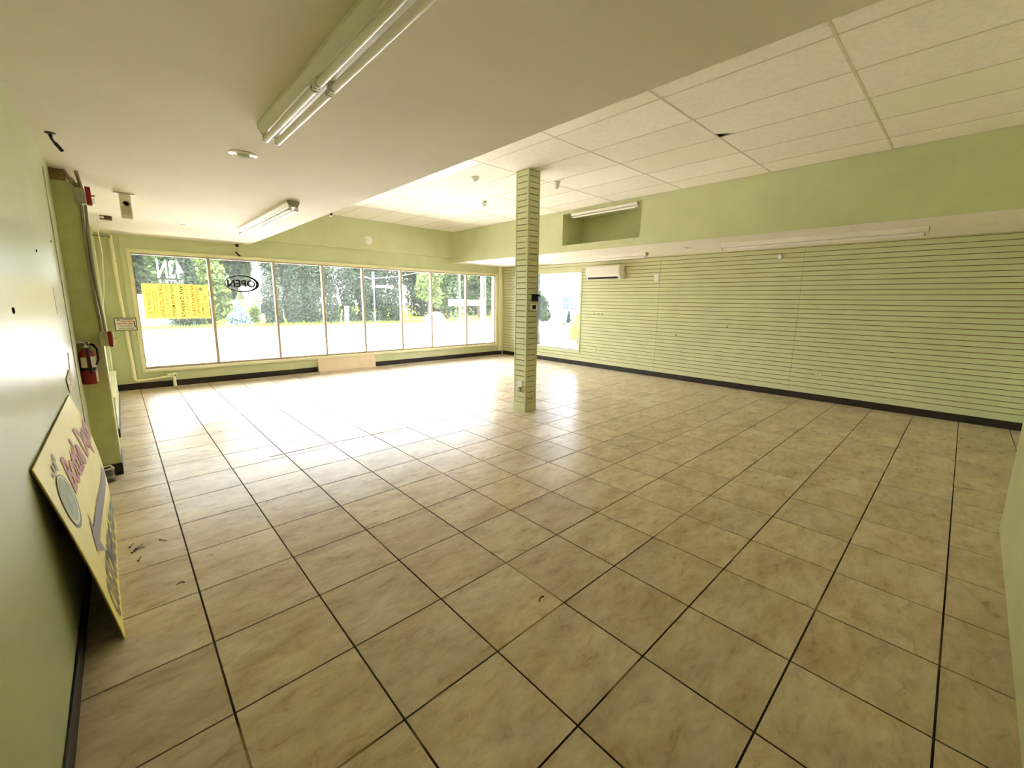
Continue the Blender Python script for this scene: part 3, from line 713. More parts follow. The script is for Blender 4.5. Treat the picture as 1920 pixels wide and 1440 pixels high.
# signs on the glass
def on_glass(x, z, off=.050): return (x, off, z)
SW = thing('vinyl_numbers', 'white mirrored vinyl numbers 43N with suite line on the first pane', 'window lettering', (0, YW0, 0), (0, 0, AW))
def translucent(name, c, fac):
    M = bpy.data.materials.new(name); M.use_nodes = True; N = M.node_tree.nodes; L = M.node_tree.links; P = N['Principled BSDF']
    P.inputs['Base Color'].default_value = srgb(c); P.inputs['Roughness'].default_value = .7
    t = N.new('ShaderNodeBsdfTranslucent'); t.inputs[0].default_value = srgb(c); m_ = N.new('ShaderNodeMixShader'); m_.inputs[0].default_value = fac
    L.new(P.outputs[0], m_.inputs[1]); L.new(t.outputs[0], m_.inputs[2]); L.new(m_.outputs[0], N['Material Output'].inputs[0]); return M
WV = translucent('white_vinyl', (244, 232, 224), .45)
for body, x0, x1, z0, z1, bold in (('43N', .715, .365, 1.855, 2.165, .025), ('SUITE', .705, .455, 1.775, 1.832, .02), ('1', .405, .38, 1.775, 1.832, .02)):
    mb = MB(); text_into(mb, body, x0, x1, z0, z1, lambda a, b: on_glass(a, b, .052), bold)
    mb2 = mb
    me = bpy.data.meshes.new('lettering'); me.from_pydata(mb2.v, [], mb2.f); me.update(); link('lettering', me, WV, SW)
PO = thing('poster', 'yellow customer notice hung sideways on the first window pane', 'poster', (0, YW0, 0), (0, 0, AW))
YP = bpy.data.materials.new('translucent_yellow_paper'); YP.use_nodes = True
_n = YP.node_tree.nodes; _l = YP.node_tree.links; _p = _n['Principled BSDF']; _p.inputs['Base Color'].default_value = srgb((252, 238, 150)); _p.inputs['Roughness'].default_value = .7
_t = _n.new('ShaderNodeBsdfTranslucent'); _t.inputs[0].default_value = srgb((255, 244, 160)); _m = _n.new('ShaderNodeMixShader'); _m.inputs[0].default_value = .5
_l.new(_p.outputs[0], _m.inputs[1]); _l.new(_t.outputs[0], _m.inputs[2]); _l.new(_m.outputs[0], _n['Material Output'].inputs[0])
X0, X1, Z0, Z1 = .14, 1.035, 1.172, 1.762
MB().box(X0, X1, .046, .0475, Z0, Z1).build('sheet', YP, PO)
RP = mat('poster_red', (214, 92, 44), .7); GP = mat('poster_grey', (140, 142, 128), .7); BP = mat('poster_black', (52, 52, 34), .7); PPn = mat('poster_pale', (222, 202, 70), .7)
H = Z1-Z0; Wd = X1-X0
cols = [('ALL VALUED', .925, .975, .30, .97, GP), ('CUSTOMERS', .865, .91, .28, .97, GP), ('FOR SANITARY', .79, .84, .06, .95, RP), ('PURPOSES', .715, .77, .03, .93, RP),
        ('DO NOT LEAVE', .625, .685, .03, .93, GP), ('ANY GARBAGE', .545, .61, .03, .95, BP), ('OR', .50, .525, .42, .52, GP), ('NON-REDEEMABLES', .41, .46, .02, .95, BP),
        ('INSIDE OR AROUND', .325, .375, .02, .96, GP), ('THE BOTTLE DEPOT', .235, .295, .02, .95, RP), ('17 COD NEW AL NO', .05, .11, .04, .95, GP)]
for body, b0, b1, t0, t1, m_ in cols:      # text runs down the sheet, letter tops to the side
    mb = MB(); text_into(mb, body, t0, t1, 0, 1, lambda a, b: (X0+Wd*(b0+(b1-b0)*b), .0452, Z1-H*a), .02)
    me = bpy.data.meshes.new('lettering'); me.from_pydata(mb.v, [], mb.f); me.update(); link('lettering', me, m_, PO)
for b0 in (.14, .185): 
    MB().box(X0+Wd*b0, X0+Wd*(b0+.012), .0445, .0462, Z0+.06, Z1-.08).build('pale_line', PPn, PO)
MB().lathe([(.034, 0), (.034, -.0008)], 20, (X0+Wd*.88, .0458, Z1-.075), 'y').build('logo_disc', mat('poster_logo', (196, 206, 190), .7), PO)
OP = thing('open_sign', 'black oval mirrored OPEN sign stuck on the second pane', 'sign', (1.575, YW0, 1.805), (0, 0, AW))
def ring(a, b, wa, wb, y0, y1, n=48, sh=0):
    mb = MB(); V = []
    for yy in (y0, y1):
        for k in range(n):
            t = 2*PI*k/n; V.append((a*math.cos(t), yy, b*math.sin(t)))
        for k in range(n):
            t = 2*PI*k/n; V.append(((a-wa)*math.cos(t)-sh, yy, (b-wb)*math.sin(t)))
    F = []
    for k in range(n):
        q = (k+1) % n
        F += [(k, q, n+q, n+k), (2*n+k, 3*n+k, 3*n+q, 2*n+q), (k, 2*n+k, 2*n+q, q), (n+k, n+q, 3*n+q, 3*n+k)]
    return mb.add(V, F)
ring(.28, .158, .036, .022, .035, .05, sh=.02).build('oval_ring', BLACK, OP)
mb = MB(); text_into(mb, 'OPEN', .215, -.235, -.068, .072, lambda a, b: (a, .042, b), .03)
me = bpy.data.meshes.new('lettering'); me.from_pydata(mb.v, [], mb.f); me.update(); link('lettering', me, BLACK, OP)
for z in (.135, -.135): MB().tube([(-.08, .045, z), (.08, .045, z)], .004, 6).build('cross_wire', BLACK, OP)

# devices on the raised ceiling and the bulkhead
def dome(label, x, y, z, r=.055, hgt=.06, group=None):
    t = thing('ceiling_detector', label, 'detector', (x, y, z), group=group)
    MB().lathe([(r, 0), (r, -.012), (r*.8, -.02), (.001, -.02)], 22).build('base', PLASTIC, t, smooth=True)
    MB().lathe([(r*.78, -.018), (r*.72, -hgt*.7), (r*.55, -hgt), (.001, -hgt)], 22).build('housing', PLASTIC, t, smooth=True)
    MB().lathe([(r*.3, -hgt+.002), (r*.24, -hgt-.008), (.001, -hgt-.009)], 14).build('sensor', GREYB, t, smooth=True)
    return t
dome('flat white smoke detector on the raised ceiling near the column', 3.666, 3.308, ZC, .062, .045)
dome('deep white detector on the raised ceiling between column and fascia', 4.62, 2.62, ZC, .05, .085)
dome('white detector on the raised ceiling behind the column', 4.66, 4.35, ZC, .05, .075)
rd = thing('round_cover', 'round white cover plate on the bulkhead above the shop window', 'cover plate', (3.99, yw(3.99)-.1, 2.83))
MB().lathe([(.095, 0), (.095, -.010), (.08, -.02), (.001, -.022)], 28, (0, 0, 0), 'y').build('plate', PLASTIC, rd, smooth=True)
MB().lathe([(.012, -.02), (.010, -.028), (.001, -.029)], 12, (-.045, 0, .01), 'y').build('button', mat('beige_button', (200, 186, 160), .5), rd)
sc_ = thing('security_camera', 'tiny white camera with dark lens at the lowered ceiling edge', 'camera', (XS+.002, 3.5, ZS+.02))
MB().box(0, .035, -.02, .02, -.045, .015).build('housing', PLASTIC, sc_, bevel=.006)
MB().lathe([(.013, 0), (.011, -.006), (.001, -.005)], 14, (.018, -.020, -.022), 'y').build('lens', BLACK, sc_)

# split air conditioner
ac = thing('air_conditioner', 'white split air conditioner on the slat wall beside the side window', 'air conditioner', (xr(4.55)-.004, 4.09, 2.21))
prof = [(0, -.145), (-.12, -.145), (-.17, -.10), (-.205, -.04), (-.21, .13), (-.19, .15), (0, .15)]
MB().extr([(p*1.0, q) for p, q in prof], -.46, .46, 'y').build('body', PLASTIC, ac, bevel=.008)
MB().extr([(-.145, -.132), (-.178, -.098), (-.183, -.102), (-.15, -.138)], -.39, .42, 'y').build('air_slot', BLACK, ac)
MB().box(-.214, -.2095, -.44, .44, -.03, .125).build('front_cover', PLASTIC, ac, bevel=.002)
MB().box(-.1, 0, -.478, -.458, -.145, .0).build('side_bracket', PLASTIC, ac, bevel=.005)

# plates, outlets, sensor and speaker on the slat wall
def wall_plate(name, label, cat, y, z, w, hgt, slots=0, t=.009, m_=None):
    o = thing(name, label, cat, (xr(y), y, z), (0, 0, -AR))
    MB().box(-t, 0, -w/2, w/2, -hgt/2, hgt/2).build('plate', m_ or PLASTIC, o, bevel=.002)
    for k in range(slots):
        zc = (k-.5*(slots-1))*hgt*.42
        s_ = MB().box(-t-.002, -t+.001, -w*.28, w*.28, zc-hgt*.14, zc+hgt*.14).build('socket', m_ or PLASTIC, o)
        f = MB(); f.box(-t-.0025, -t-.0015, -w*.13, -w*.09, zc-.008, zc+.008); f.box(-t-.0025, -t-.0015, w*.09, w*.13, zc-.008, zc+.008); f.build('slot', DARKV, s_)
    return o
wp_ = wall_plate('switch_plate', 'blank white cover plate on the slat wall past the air conditioner', 'plate', 2.867, 2.068, .105, .155)
MB().lathe([(.004, 0), (.003, -.003)], 8, (-.009, 0, .05), 'x').build('fixing_screw', CHROME, wp_)
MB().lathe([(.004, 0), (.003, -.003)], 8, (-.009, 0, -.05), 'x').build('fixing_screw', CHROME, wp_)
wall_plate('wall_outlet', 'green painted wall outlet low on the slat wall near the side window', 'outlet', 4.353, .43, .09, .13, 2, m_=SLATG)
wall_plate('wall_outlet', 'green painted wall outlet low on the slat wall under the soffit strip light', 'outlet', -.126, .435, .085, .125, 2, m_=SLATG)
sn = thing('motion_sensor', 'small white motion sensor poking out of the slat wall', 'sensor', (xr(.591), .60, 2.35))
MB().tube([(0, 0, 0), (-.03, .0, 0)], .022, 14).build('mount', PLASTIC, sn, smooth=True)
MB().tube([(-.028, -.0, 0), (-.075, .012, -.006)], .034, 18).build('head', PLASTIC, sn, smooth=True)
sp = thing('round_speaker', 'round pale speaker on the slat wall beside the corner', 'speaker', (xr(7.3)-.002, 7.33, 1.985))
MB().lathe([(.10, 0), (.10, -.018), (.088, -.028), (.001, -.03)], 28, (0, 0, 0), 'x').build('bezel', mat('pale_plastic', (222, 216, 204), .5), sp, smooth=True)
MB().lathe([(.075, -.029), (.001, -.032)], 24, (0, 0, 0), 'x').build('grille', mat('grille_cloth', (198, 192, 180), .9), sp)
for (y, z, lab) in ((4.40, 1.275, 'first'), (4.28, 1.275, 'second'), (4.18, 1.275, 'third')):
    o = thing('slat_hook', 'tiny metal hook left in the slat wall under the air conditioner', 'hook', (xr(y), y, z), (0, 0, -AR), 'hooks in one groove under the air conditioner')
    MB().box(-.004, .004, -.014, .014, -.004, .02).build('clip', BRASS, o); MB().tube([(-.002, 0, .006), (-.022, 0, .004), (-.028, 0, .014)], .003, 6).build('prong', BRASS, o)
for (y, z, lab) in ((2.35, .905, 'single metal hook left low in the slat wall past the panel seam'), (1.37, 1.12, 'flat metal hook left midway up the slat wall')):
    o = thing('slat_hook', lab, 'hook', (xr(y), y, z), (0, 0, -AR))
    MB().box(-.004, .004, -.018, .018, -.004, .022).build('clip', BRASS, o); MB().tube([(-.002, 0, .006), (-.024, 0, .004), (-.03, 0, .016)], .0035, 6).build('prong', BRASS, o)

# fittings on the column
th_ = thing('thermostat', 'white thermostat with dark screen on the slat column', 'thermostat', (PX0+.115, PY0-.001, 1.475))
MB().box(-.065, .065, -.024, 0, -.045, .045).build('case', PLASTIC, th_, bevel=.004)
MB().box(-.03, .04, -.0255, -.023, -.026, .03).build('screen', BLACK, th_)
br = thing('cable_bracket', 'black bracket above the thermostat on the column', 'bracket', (PX0+.14, PY0-.001, 1.60))
MB().box(-.05, .06, -.012, 0, -.045, .05).build('back_plate', BLACK, br, bevel=.003)
MB().tube([(.02, -.012, .03), (.03, -.045, .0), (.02, -.05, -.05)], .007, 8).build('arm', BLACK, br)
MB().box(-.005, .06, -.055, -.012, .02, .05).build('lug', BLACK, br, bevel=.004)
ol = thing('power_adapter', 'white outlet cover with a plugged-in adapter low on the column', 'outlet', (PX0-.001, PY0+.115, .36), (0, 0, 0))
MB().box(-.008, 0, -.05, .055, -.075, .075).build('cover', PLASTIC, ol, bevel=.002)
MB().box(-.045, -.008, -.045, .0, -.075, -.005).build('adapter', GREYB, ol, bevel=.004)
MB().box(-.03, -.008, .02, .045, -.07, -.03).build('plug', PLASTIC, ol, bevel=.003)
MB().tube([(-.008, -.045, .03), (-.03, -.10, .06), (-.01, -.118, .10), (.02, -.120, .11)], .003, 6).build('thin_cord', PLASTIC, ol, smooth=True)
oj = thing('wall_outlet', 'green painted outlet at the foot of the column', 'outlet', (PX0+.10, PY0+.001, .185))
MB().box(-.055, .055, -.008, 0, -.034, .034).build('plate', PILG, oj, bevel=.002)
for x in (-.025, .025): MB().box(x-.014, x+.014, -.010, -.007, -.018, .018).build('socket', CONDUIT, oj)

# ------------------------------------------------------------------ outdoors
GZ = -.15
CONC = mat('pale_concrete', (200, 190, 188), .9, spec=0, var=.06, vscale=1.5); ROAD = mat('pale_asphalt', (150, 145, 146), .95, spec=0, var=.05, vscale=.7)
DARKA = mat('dark_asphalt', (84, 80, 82), .95, spec=0, var=.12, vscale=4, bump=.3, bscale=30); KERB = mat('kerb_stone', (104, 97, 101), .95, spec=0, var=.08, vscale=3)
LAWN = mat('lawn', (92, 106, 44), .95, spec=0, var=.2, vscale=1.2)
struct(MB().box(-60, 90, -40, 120, -.6, GZ-.06).build('ground', LAWN), 'open ground and lawn around the shop', 'ground')
struct(MB().box(-40, 8.2, 7.93, 12.3, -.35, GZ+.005).build('pavement', CONC), 'pale concrete apron outside the shop window', 'pavement')
struct(MB().prism([(-40, 12.3), (8.2, 11.75), (8.2, 12.0), (1.0, 14.7), (-40, 15.4)], -.35, GZ).build('road_edge', DARKA), 'dark rough asphalt strip between apron and road', 'road')
struct(MB().prism([(-40, 15.4), (1.0, 14.7), (8.2, 12.0), (8.2, -30), (21.5, -30), (21.5, 18), (60, 30), (60, 32), (24, 22.6), (14, 22.9), (-40, 24.3)], -.37, GZ-.004).build('road', ROAD), 'wide pale sunlit road passing the shop', 'road')
struct(MB().prism([(-40, 24.3), (14, 22.9), (17.5, 22.6), (17.5, 22.85), (14, 23.15), (-40, 24.55)], -.35, GZ+.11).build('kerb', KERB), 'grey kerb on the far side of the road', 'kerb')
struct(MB().prism([(-40, 24.55), (14, 23.15), (17.5, 22.85), (17.5, 24.6), (14, 25.0), (-40, 26.6)], -.35, GZ+.09).build('sidewalk', CONC), 'pale pavement beyond the far kerb', 'sidewalk')
rg = random.Random(3)
gr = MB()
for k in range(7000):
    x = rg.uniform(-4, 24.2); y = rg.uniform(25.3, 29.5) + (26.6-25.0)*max(0, (14-x)/54); hgt = rg.uniform(.05, .22); a = rg.uniform(0, PI)
    dx, dy = .035*math.cos(a), .035*math.sin(a)
    gr.add([(x-dx, y-dy, GZ-.06), (x+dx, y+dy, GZ-.06), (x+rg.uniform(-.06, .06), y+rg.uniform(-.06, .06), GZ+hgt)], [(0, 1, 2)])
me = bpy.data.meshes.new('grass'); me.from_pydata(gr.v, [], gr.f); me.update()
def leafmat(name, c, c2, transl=.35):
    M = bpy.data.materials.new(name); M.use_nodes = True; N = M.node_tree.nodes; L = M.node_tree.links; P = N['Principled BSDF']
    g = N.new('ShaderNodeNewGeometry'); r = N.new('ShaderNodeValToRGB'); L.new(g.outputs['Random Per Island'], r.inputs[0])
    r.color_ramp.elements[0].color = srgb(c); r.color_ramp.elements[1].color = srgb(c2)
    L.new(r.outputs[0], P.inputs['Base Color']); P.inputs['Roughness'].default_value = .6; P.inputs['Specular IOR Level'].default_value = .3
    t = N.new('ShaderNodeBsdfTranslucent'); L.new(r.outputs[0], t.inputs[0]); m_ = N.new('ShaderNodeMixShader'); m_.inputs[0].default_value = transl
    L.new(P.outputs[0], m_.inputs[1]); L.new(t.outputs[0], m_.inputs[2]); L.new(m_.outputs[0], N['Material Output'].inputs[0])
    return M
LG = leafmat('leaf_grass', (84, 100, 36), (134, 144, 62))
LD = leafmat('leaf_dark', (20, 30, 19), (50, 66, 40)); LB = leafmat('leaf_broad', (28, 42, 22), (78, 96, 46)); LL = leafmat('leaf_light', (56, 72, 36), (118, 132, 70))
LC = leafmat('leaf_cedar', (26, 36, 26), (62, 76, 54)); LBL = leafmat('leaf_blue', (70, 90, 90), (128, 146, 146)); LY = leafmat('leaf_yellow', (170, 160, 40), (214, 204, 96))
tag(link('grass', me, LG), 'uncut sunny grass strip behind the far pavement', 'grass', kind='stuff')
BARK = mat('bark', (74, 60, 46), .9, var=.2, vscale=8)
def leaves(n, leaf, place, seed):
    g = random.Random(seed); V = []; F = []
    for k in range(n):
        p, nrm = place(g)
        d = Vector((g.gauss(0, 1), g.gauss(0, 1), g.gauss(0, 1)))+nrm*1.2; d.normalize()
        a = d.orthogonal().normalized(); a = Matrix.Rotation(g.uniform(0, 2*PI), 3, d) @ a; b = d.cross(a)
        s_ = leaf*g.uniform(.6, 1.4); q = len(V)
        V += [p-a*s_, p+b*s_*.5, p+a*s_, p-b*s_*.5]; F.append((q, q+1, q+2, q+3))
    me = bpy.data.meshes.new('crown'); me.from_pydata([tuple(v) for v in V], [], F); me.update(); return me
def tree(name, label, x, y, hgt, rad, z0, n, leaf, material, seed, shape='round', group=None):
    t = thing(name, label, 'tree', (x, y, GZ-.06), group=group)
    gs = random.Random(seed+99)
    if shape == 'round':
        lobes = [(Vector((gs.uniform(-.55, .55)*rad, gs.uniform(-.5, .5)*rad, z0+(hgt-z0)*gs.uniform(.15, .85))), rad*gs.uniform(.4, .62)) for _ in range(9)]
        lobes.append((Vector((0, 0, (z0+hgt)/2)), rad*.7))
        def place(g):
            c, R_ = g.choice(lobes); d = Vector((g.gauss(0, 1), g.gauss(0, 1), g.gauss(0, 1))).normalized()
            return c+Vector((d.x, d.y, d.z*max(1, (hgt-z0)/(2.6*rad))))*R_*(g.random()**.33), d
    else:
        def place(g):
            w = g.random()**(1.0 if shape == 'cone' else .75); z = z0+(hgt-z0)*(1-w) if shape == 'cone' else z0+(hgt-z0)*g.random()
            fr = (1-(z-z0)/(hgt-z0)); R_ = rad*(fr if shape == 'cone' else min(1, fr*3.2)**.6)
            tier = 1+.16*math.sin(z*(9 if shape == 'cone' else 2.3)+seed); a = g.uniform(0, 2*PI); q = R_*tier*(g.random()**.4)
            return Vector((q*math.cos(a), q*math.sin(a), z-.12*q)), Vector((math.cos(a), math.sin(a), .3))
    link('crown', leaves(n, leaf, place, seed), material, t)
    MB().tube([(0, 0, 0), (.03, .02, hgt*.35), (-.02, .03, hgt*.75)], .1, 8, rads=[.05+.02*hgt, .03+.014*hgt, .02]).build('trunk', BARK, t)
    return t
sd_ = 10
for (x, y, hgt, rad) in ((-3.6, 38.2, 11, 2.85), (3.3, 38.2, 11.5, 2.85), (-.15, 45.4, 14, 2.85), (6.75, 45.4, 14, 2.85), (-7.1, 45.4, 14, 2.85)):
    sd_ += 1; tree('broadleaf_tree', 'dark broadleaf tree behind the grey shed', x, y, hgt, rad, .3, 15000, .19 if y < 40 else .3, LB, sd_, group='dark trees behind the shed')
tree('conifer_tree', 'tall light green drooping conifer behind the small blue spruce', 4.2, 32.7, 9.0, 1.36, .5, 9000, .15, LL, 31, 'cone')
tree('conifer_tree', 'dark pointed conifer between the shed and the blue spruce', 2.65, 29.3, 7.0, .95, .2, 4500, .13, LD, 32, 'cone')
tree('blue_spruce', 'small blue spruce on the grass strip', 5.02, 28.5, 1.45, .95, .05, 2600, .08, LBL, 33, 'cone')
tree('shrub', 'low light shrub beside the blue spruce', 6.15, 30.6, 1.25, .5, .05, 1200, .07, LL, 34)
k = 0
for x in (7.1, 8.3, 9.4, 10.6, 11.8, 13.0, 14.2, 15.3):
    k += 1; tree('cedar_tree', 'tall dense cedar in the hedge row across the road', x, 29.3-.06*(x-7), 5.2+.5*math.sin(k*1.7), .60, .05, 5600, .085, LC, 40+k, 'column', 'cedars of the hedge row')
for (x, y, hgt, rad) in ((10.2, 38.2, 11, 2.85), (17.1, 38.2, 11, 2.85), (24.0, 38.2, 11, 2.85), (30.9, 38.2, 11, 2.85), (13.65, 45.4, 14, 2.85), (20.55, 45.4, 14, 2.85), (27.45, 45.4, 14, 2.85), (34.35, 45.4, 14, 2.85)):
    sd_ += 1; tree('broadleaf_tree', 'large shady tree rising behind the cedar hedge row', x, y, hgt, rad, .2, 15000, .21 if y < 40 else .3, LB if sd_ % 2 else LD, sd_, group='shady trees behind the hedge')
tree('birch_tree', 'pale leafy young tree overhanging the boulder', 17.2, 26.9, 5.6, 1.3, 1.3, 4200, .11, LL, 61)
tree('broadleaf_tree', 'bushy tree behind the white posts and boulder', 20.4, 29.2, 5.6, 1.5, .1, 5200, .12, LB, 62)
tree('broadleaf_tree', 'leafy tree above the white roadside sign', 24.6, 30.2, 6.8, 2.0, 1.0, 5500, .14, LB, 63)

# shed and small house across the road
SID = mat('grey_siding', (172, 174, 182), .7, var=.03, vscale=2); ROOFW = mat('pale_roof', (186, 180, 178), .8)
sh = thing('shed', 'long grey-sided shed with a flat roof across the road', 'shed', (0, 31.0, GZ-.06))
MB().box(-5, 2.3, 0, 3, 0, 1.75).build('wall', SID, sh)
for q in range(11): MB().box(-5, 1.55, -.02, .0, .12+q*.145, .25+q*.145).build('siding_board', SID, sh)
MB().box(-5.1, 2.4, -.15, 3.1, 1.75, 1.86).build('roof', mat('shed_roof', (96, 98, 110), .7), sh)
MB().box(1.6, 2.25, -.04, .0, 0, 1.2).build('door', mat('blue_grey_door', (98, 110, 120), .6), sh)
hs = thing('small_house', 'small beige house with a pale roof behind the trees', 'house', (7.0, 31.3, GZ-.06))
MB().box(-.9, 1.2, 0, 2.5, 0, 1.6).build('wall', mat('beige_wall', (170, 168, 146), .8), hs)
MB().extr([(-.3, 1.55), (-.3, 1.65), (1.25, 2.5), (2.8, 1.65), (2.8, 1.55), (1.25, 2.4)], -1.1, 1.4, 'x').build('roof', ROOFW, hs)
MB().box(-.85, -.72, -.03, 0, 0, 1.5).build('corner_board', WHITE, hs)
MB().box(-.2, .4, -.03, 0, .7, 1.3).build('window', mat('dark_glass', (60, 70, 80), .2), hs)

# street furniture
STEEL = mat('galvanised_steel', (160, 164, 172), .5, metal=.3); SIGNW = mat('sign_white', (228, 230, 234), .5); TIMB = mat('grey_timber', (92, 86, 80), .9, var=.1, vscale=10)
sp_ = thing('street_sign', 'tall steel street sign post with a banner in front of the hedge', 'street sign', (12.15, 25.4, GZ))
MB().tube([(0, 0, -.1), (-.02, 0, 3.35)], .035, 10).build('post', STEEL, sp_)
MB().box(-.10, .05, -.03, .03, 2.35, 3.45).build('banner', mat('grey_blue_banner', (140, 146, 166), .6), sp_, bevel=.01)
MB().box(.18, 1.35, -.012, .012, 2.44, 2.60).build('name_plate', mat('sign_greenish', (170, 190, 178), .5), sp_)
MB().box(1.0, 1.30, -.016, -.010, 2.46, 2.58).build('plate_mark', SIGNW, sp_)
MB().box(0, .2, -.012, .012, 2.48, 2.54).build('arm', STEEL, sp_)
MB().tube([(-.05, 0, 2.95), (-.5, 0, 3.08), (-1.0, 0, 3.04)], .02, 8).build('bracket', STEEL, sp_)
MB().tube([(0, 0, 3.02), (1.5, -.36, 3.2), (3.6, -.86, 3.7), (5.82, -1.4, 4.5)], .012, 6).build('wire', STEEL, sp_)
mp_ = thing('marker_post', 'dark timber post with small white and red plates by the hedge', 'post', (10.35, 25.6, GZ))
MB().box(-.12, .12, -.06, .06, -.1, .8).build('post', TIMB, mp_)
MB().box(-.14, .14, -.08, -.06, .92, 1.22).build('white_plate', SIGNW, mp_); MB().box(-.09, .12, -.08, -.06, .60, .9).build('red_plate', mat('dull_red_plate', (186, 120, 110), .6), mp_)
MB().box(-.1, .1, -.06, .02, .78, 1.2).build('backing', TIMB, mp_)
tag(MB().tube([(9.85, 25.5, GZ-.1), (10.05, 25.5, .85)], .02, 6).build('leaning_stake', mat('yellow_stake', (206, 186, 90), .7)), 'thin yellow stake leaning beside the marker post', 'stake')
bo = MB().lathe([(.62, -.1), (.72, .12), (.66, .42), (.48, .66), (.22, .78), (.01, .8)], 18)
for q in range(len(bo.v)):
    x, y, z = bo.v[q]; s_ = 1+.12*math.sin(5*x+3*z)+.09*math.cos(7*y-4*z); bo.v[q] = (x*s_*1.15, y*s_, z*(1+.06*math.sin(6*x+y)))
tag(bo.build('boulder', mat('granite', (130, 124, 118), .9, var=.18, vscale=4, bump=.4, bscale=12), smooth=True), 'large rounded grey boulder at the end of the hedge', 'boulder').location = (16.0, 24.2, GZ+.05)
wp2 = thing('utility_post', 'tall thin white post with a base collar near the boulder', 'post', (18.0, 24.0, GZ))
MB().tube([(0, 0, -.05), (-.03, 0, 5.2)], .055, 10).build('shaft', SIGNW, wp2, smooth=True); MB().tube([(0, 0, -.05), (0, 0, .45)], .11, 10).build('collar', SIGNW, wp2)
wp3 = thing('utility_post', 'second thin white post behind the roadside sign', 'post', (22.1, 26.2, GZ))
MB().tube([(0, 0, -.05), (0, 0, 5.4)], .06, 10).build('shaft', SIGNW, wp3, smooth=True); MB().tube([(0, 0, 3.8), (.0, 0, 4.1)], .1, 10).build('collar', SIGNW, wp3)
MB().box(-.42, -.26, -.08, .08, -.05, 5.0).build('pole', mat('pale_pole', (180, 180, 172), .8), wp3)
rs = thing('roadside_sign', 'white timber gallows sign standing beside the road', 'sign', (14.3, 16.6, GZ))
MB().box(-.09, .09, -.09, .09, -.05, 1.78).build('post', SIGNW, rs, bevel=.01); MB().box(-2.15, -.09, -.05, .05, 1.42, 1.72).build('arm', SIGNW, rs, bevel=.01)
MB().box(-2.2, -2.12, -.07, .07, 1.40, 1.74).build('arm_end', SIGNW, rs); MB().box(-.14, .14, -.14, .14, -.05, .1).build('foot', CONC, rs); MB().box(-.13, .13, -.13, .13, 1.78, 1.83).build('cap', SIGNW, rs)
fr_ = thing('rail_fence', 'low white rail fence sloping beside the boulder', 'fence', (16.9, 23.4, GZ))
for q in range(4): MB().tube([(q*.55, q*.12, -.05), (q*.55, q*.12, .22+.07*q)], .03, 6).build('post', SIGNW, fr_)
MB().tube([(-.3, 0, .10), (1.9, .4, .42)], .025, 6).build('rail', SIGNW, fr_)
def rock(name, label, x, y, r_, seed, group, z=GZ):
    g = random.Random(seed); b = MB().lathe([(.75*r_, -.1), (r_, .15*r_), (.9*r_, .55*r_), (.5*r_, .9*r_), (.01, r_)], 9)
    ph = [g.uniform(0, 6) for _ in range(4)]
    b.v = [(p*(1+.25*math.sin(4*p/r_+ph[0]+q/r_)), q*(1+.25*math.sin(3*q/r_+ph[1])), w*(1+.2*math.sin(5*p/r_+ph[2]))) for p, q, w in b.v]
    o = b.build(name, mat('pale_rock', (176, 166, 154), .9, var=.15, vscale=5)); o.location = (x, y, z); o.rotation_euler = (0, 0, g.uniform(0, 6)); tag(o, label, 'rock', group); return o
for q in range(9): rock('rock', 'pale rock in the low rock border past the white posts', 18.9+q*.66, 25.2+.1*math.sin(q*2), .24+.03*math.sin(q*1.9), 70+q, 'rocks beyond the white posts')
bb = thing('blue_bollard', 'short blue bollard standing on the asphalt strip', 'bollard', (.80, 12.45, GZ+.002))
MB().box(-.065, .065, -.05, .05, 0, .30).build('body', mat('blue_plastic', (70, 112, 190), .5), bb, bevel=.01); MB().box(-.08, .08, -.065, .065, 0, .03).build('foot', mat('blue_plastic2', (110, 150, 216), .5), bb)
tag(MB().prism([(4.9, 11.05), (5.25, 11.0), (5.35, 11.5), (5.9, 12.3), (5.5, 12.2), (5.2, 11.6), (4.85, 11.5)], GZ, GZ+.012).build('litter_sheet', SIGNW), 'crumpled white plastic sheet lying on the concrete apron', 'litter')
tag(MB().prism([(2.55, 11.2), (2.72, 11.2), (2.72, 11.34), (2.55, 11.34)], GZ, GZ+.06).build('litter_cup', SIGNW, bevel=.01), 'small white scrap lying on the concrete apron', 'litter')

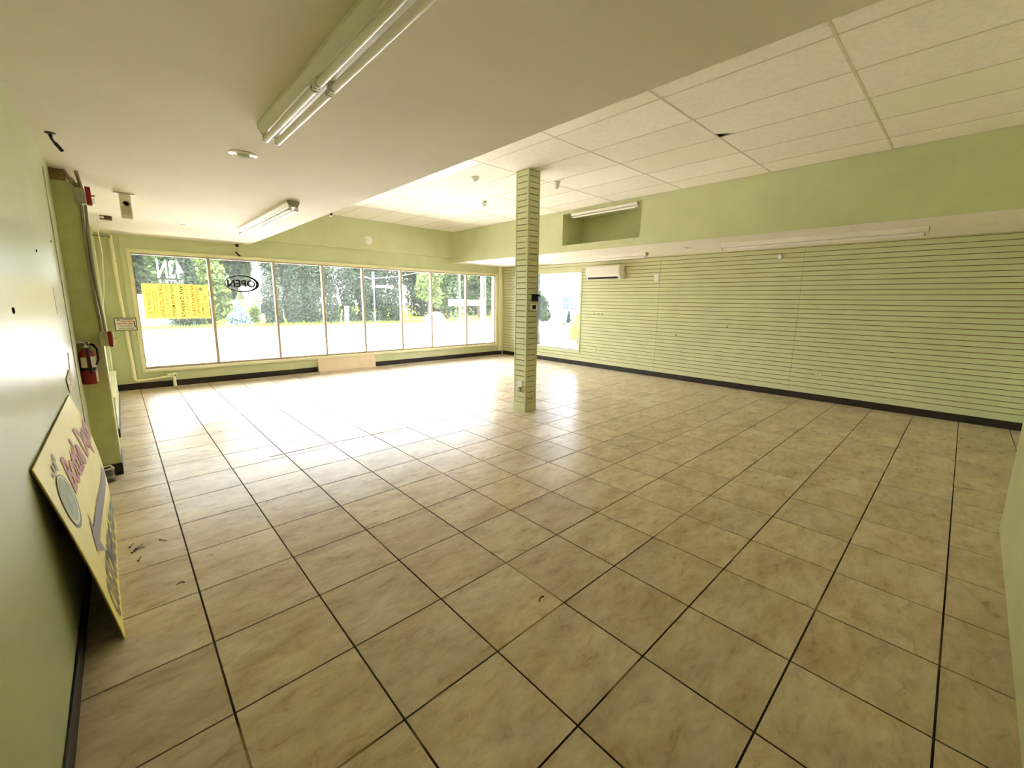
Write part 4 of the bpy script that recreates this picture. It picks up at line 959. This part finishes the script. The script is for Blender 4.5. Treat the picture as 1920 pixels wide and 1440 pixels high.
# side-window view: pale blue house, bushes, rock border
BLUE = mat('pale_blue_siding', (176, 194, 222), .7, var=.02, vscale=1)
bh = thing('blue_house', 'pale blue sided house with a white double window', 'house', (25.0, 19.5, GZ-.06))
MB().box(0, 8, -11, 7, 0, 4.4).build('wall', BLUE, bh)
MB().extr([(-11.6, 4.2), (-11.6, 4.4), (-2, 8.0), (7.6, 4.4), (7.6, 4.2), (-2, 7.8)], -.5, 8.5, 'x').build('roof', ROOFW, bh)
MB().extr([(-11, 4.4), (7, 4.4), (-2, 7.8)], 0, .3, 'x').build('gable', BLUE, bh)
for (a, b) in ((-.05, .62), (-.86, -.19)):
    w_ = MB().box(-.05, .02, a-.05, b+.05, 1.1, 2.16).build('window', SIGNW, bh)
    for zz in (1.16, 1.64): MB().box(-.056, -.049, a+.03, b-.03, zz, zz+.44).build('pane', mat('house_glass', (70, 78, 90), .15), w_)
    MB().box(-.06, -.048, (a+b)/2-.012, (a+b)/2+.012, 1.16, 2.1).build('muntin', WHITE, w_)
MB().box(-.07, .0, -1.0, .76, 2.16, 2.26).build('head_trim', WHITE, bh); MB().box(-.07, .0, -1.0, .76, 1.0, 1.1).build('sill_trim', WHITE, bh)
MB().box(-.03, .02, -2.6, -2.1, .55, 1.0).build('vent', mat('house_vent', (120, 124, 140), .6), bh)
f = MB()
f.box(-.06, 0, -11, 7, 4.05, 4.25); f.build('fascia_board', WHITE, bh)
MB().extr([(-3.2, 2.7), (-3.2, 2.85), (-1.0, 3.9), (-1.0, 3.75)], -.1, .0, 'x').build('porch_rake', WHITE, bh)
tree('shrub', 'round leafy bush against the blue house', 23.45, 20.9, 2.6, .85, .1, 4200, .1, LB, 81)
tree('shrub', 'small pointed evergreen in front of the blue house', 23.9, 18.6, 1.1, .35, .05, 900, .05, LD, 82, 'cone')
tree('shrub', 'yellow flowering shrub just outside the side window', 13.6, 9.35, 1.55, .55, .05, 2600, .06, LY, 83)
for q in range(14): rock('rock', 'pale rock in the border along the blue house', 21.9+.12*math.sin(q*3), 15.2+q*.62, .24+.03*math.sin(q*2.3), 90+q, 'rocks along the blue house')
struct(MB().prism([(21.5, 8), (28, 8), (28, 24), (21.5, 20.5)], -.35, GZ+.03).build('garden_bed', LAWN), 'planted bed between the road and the blue house', 'garden bed')
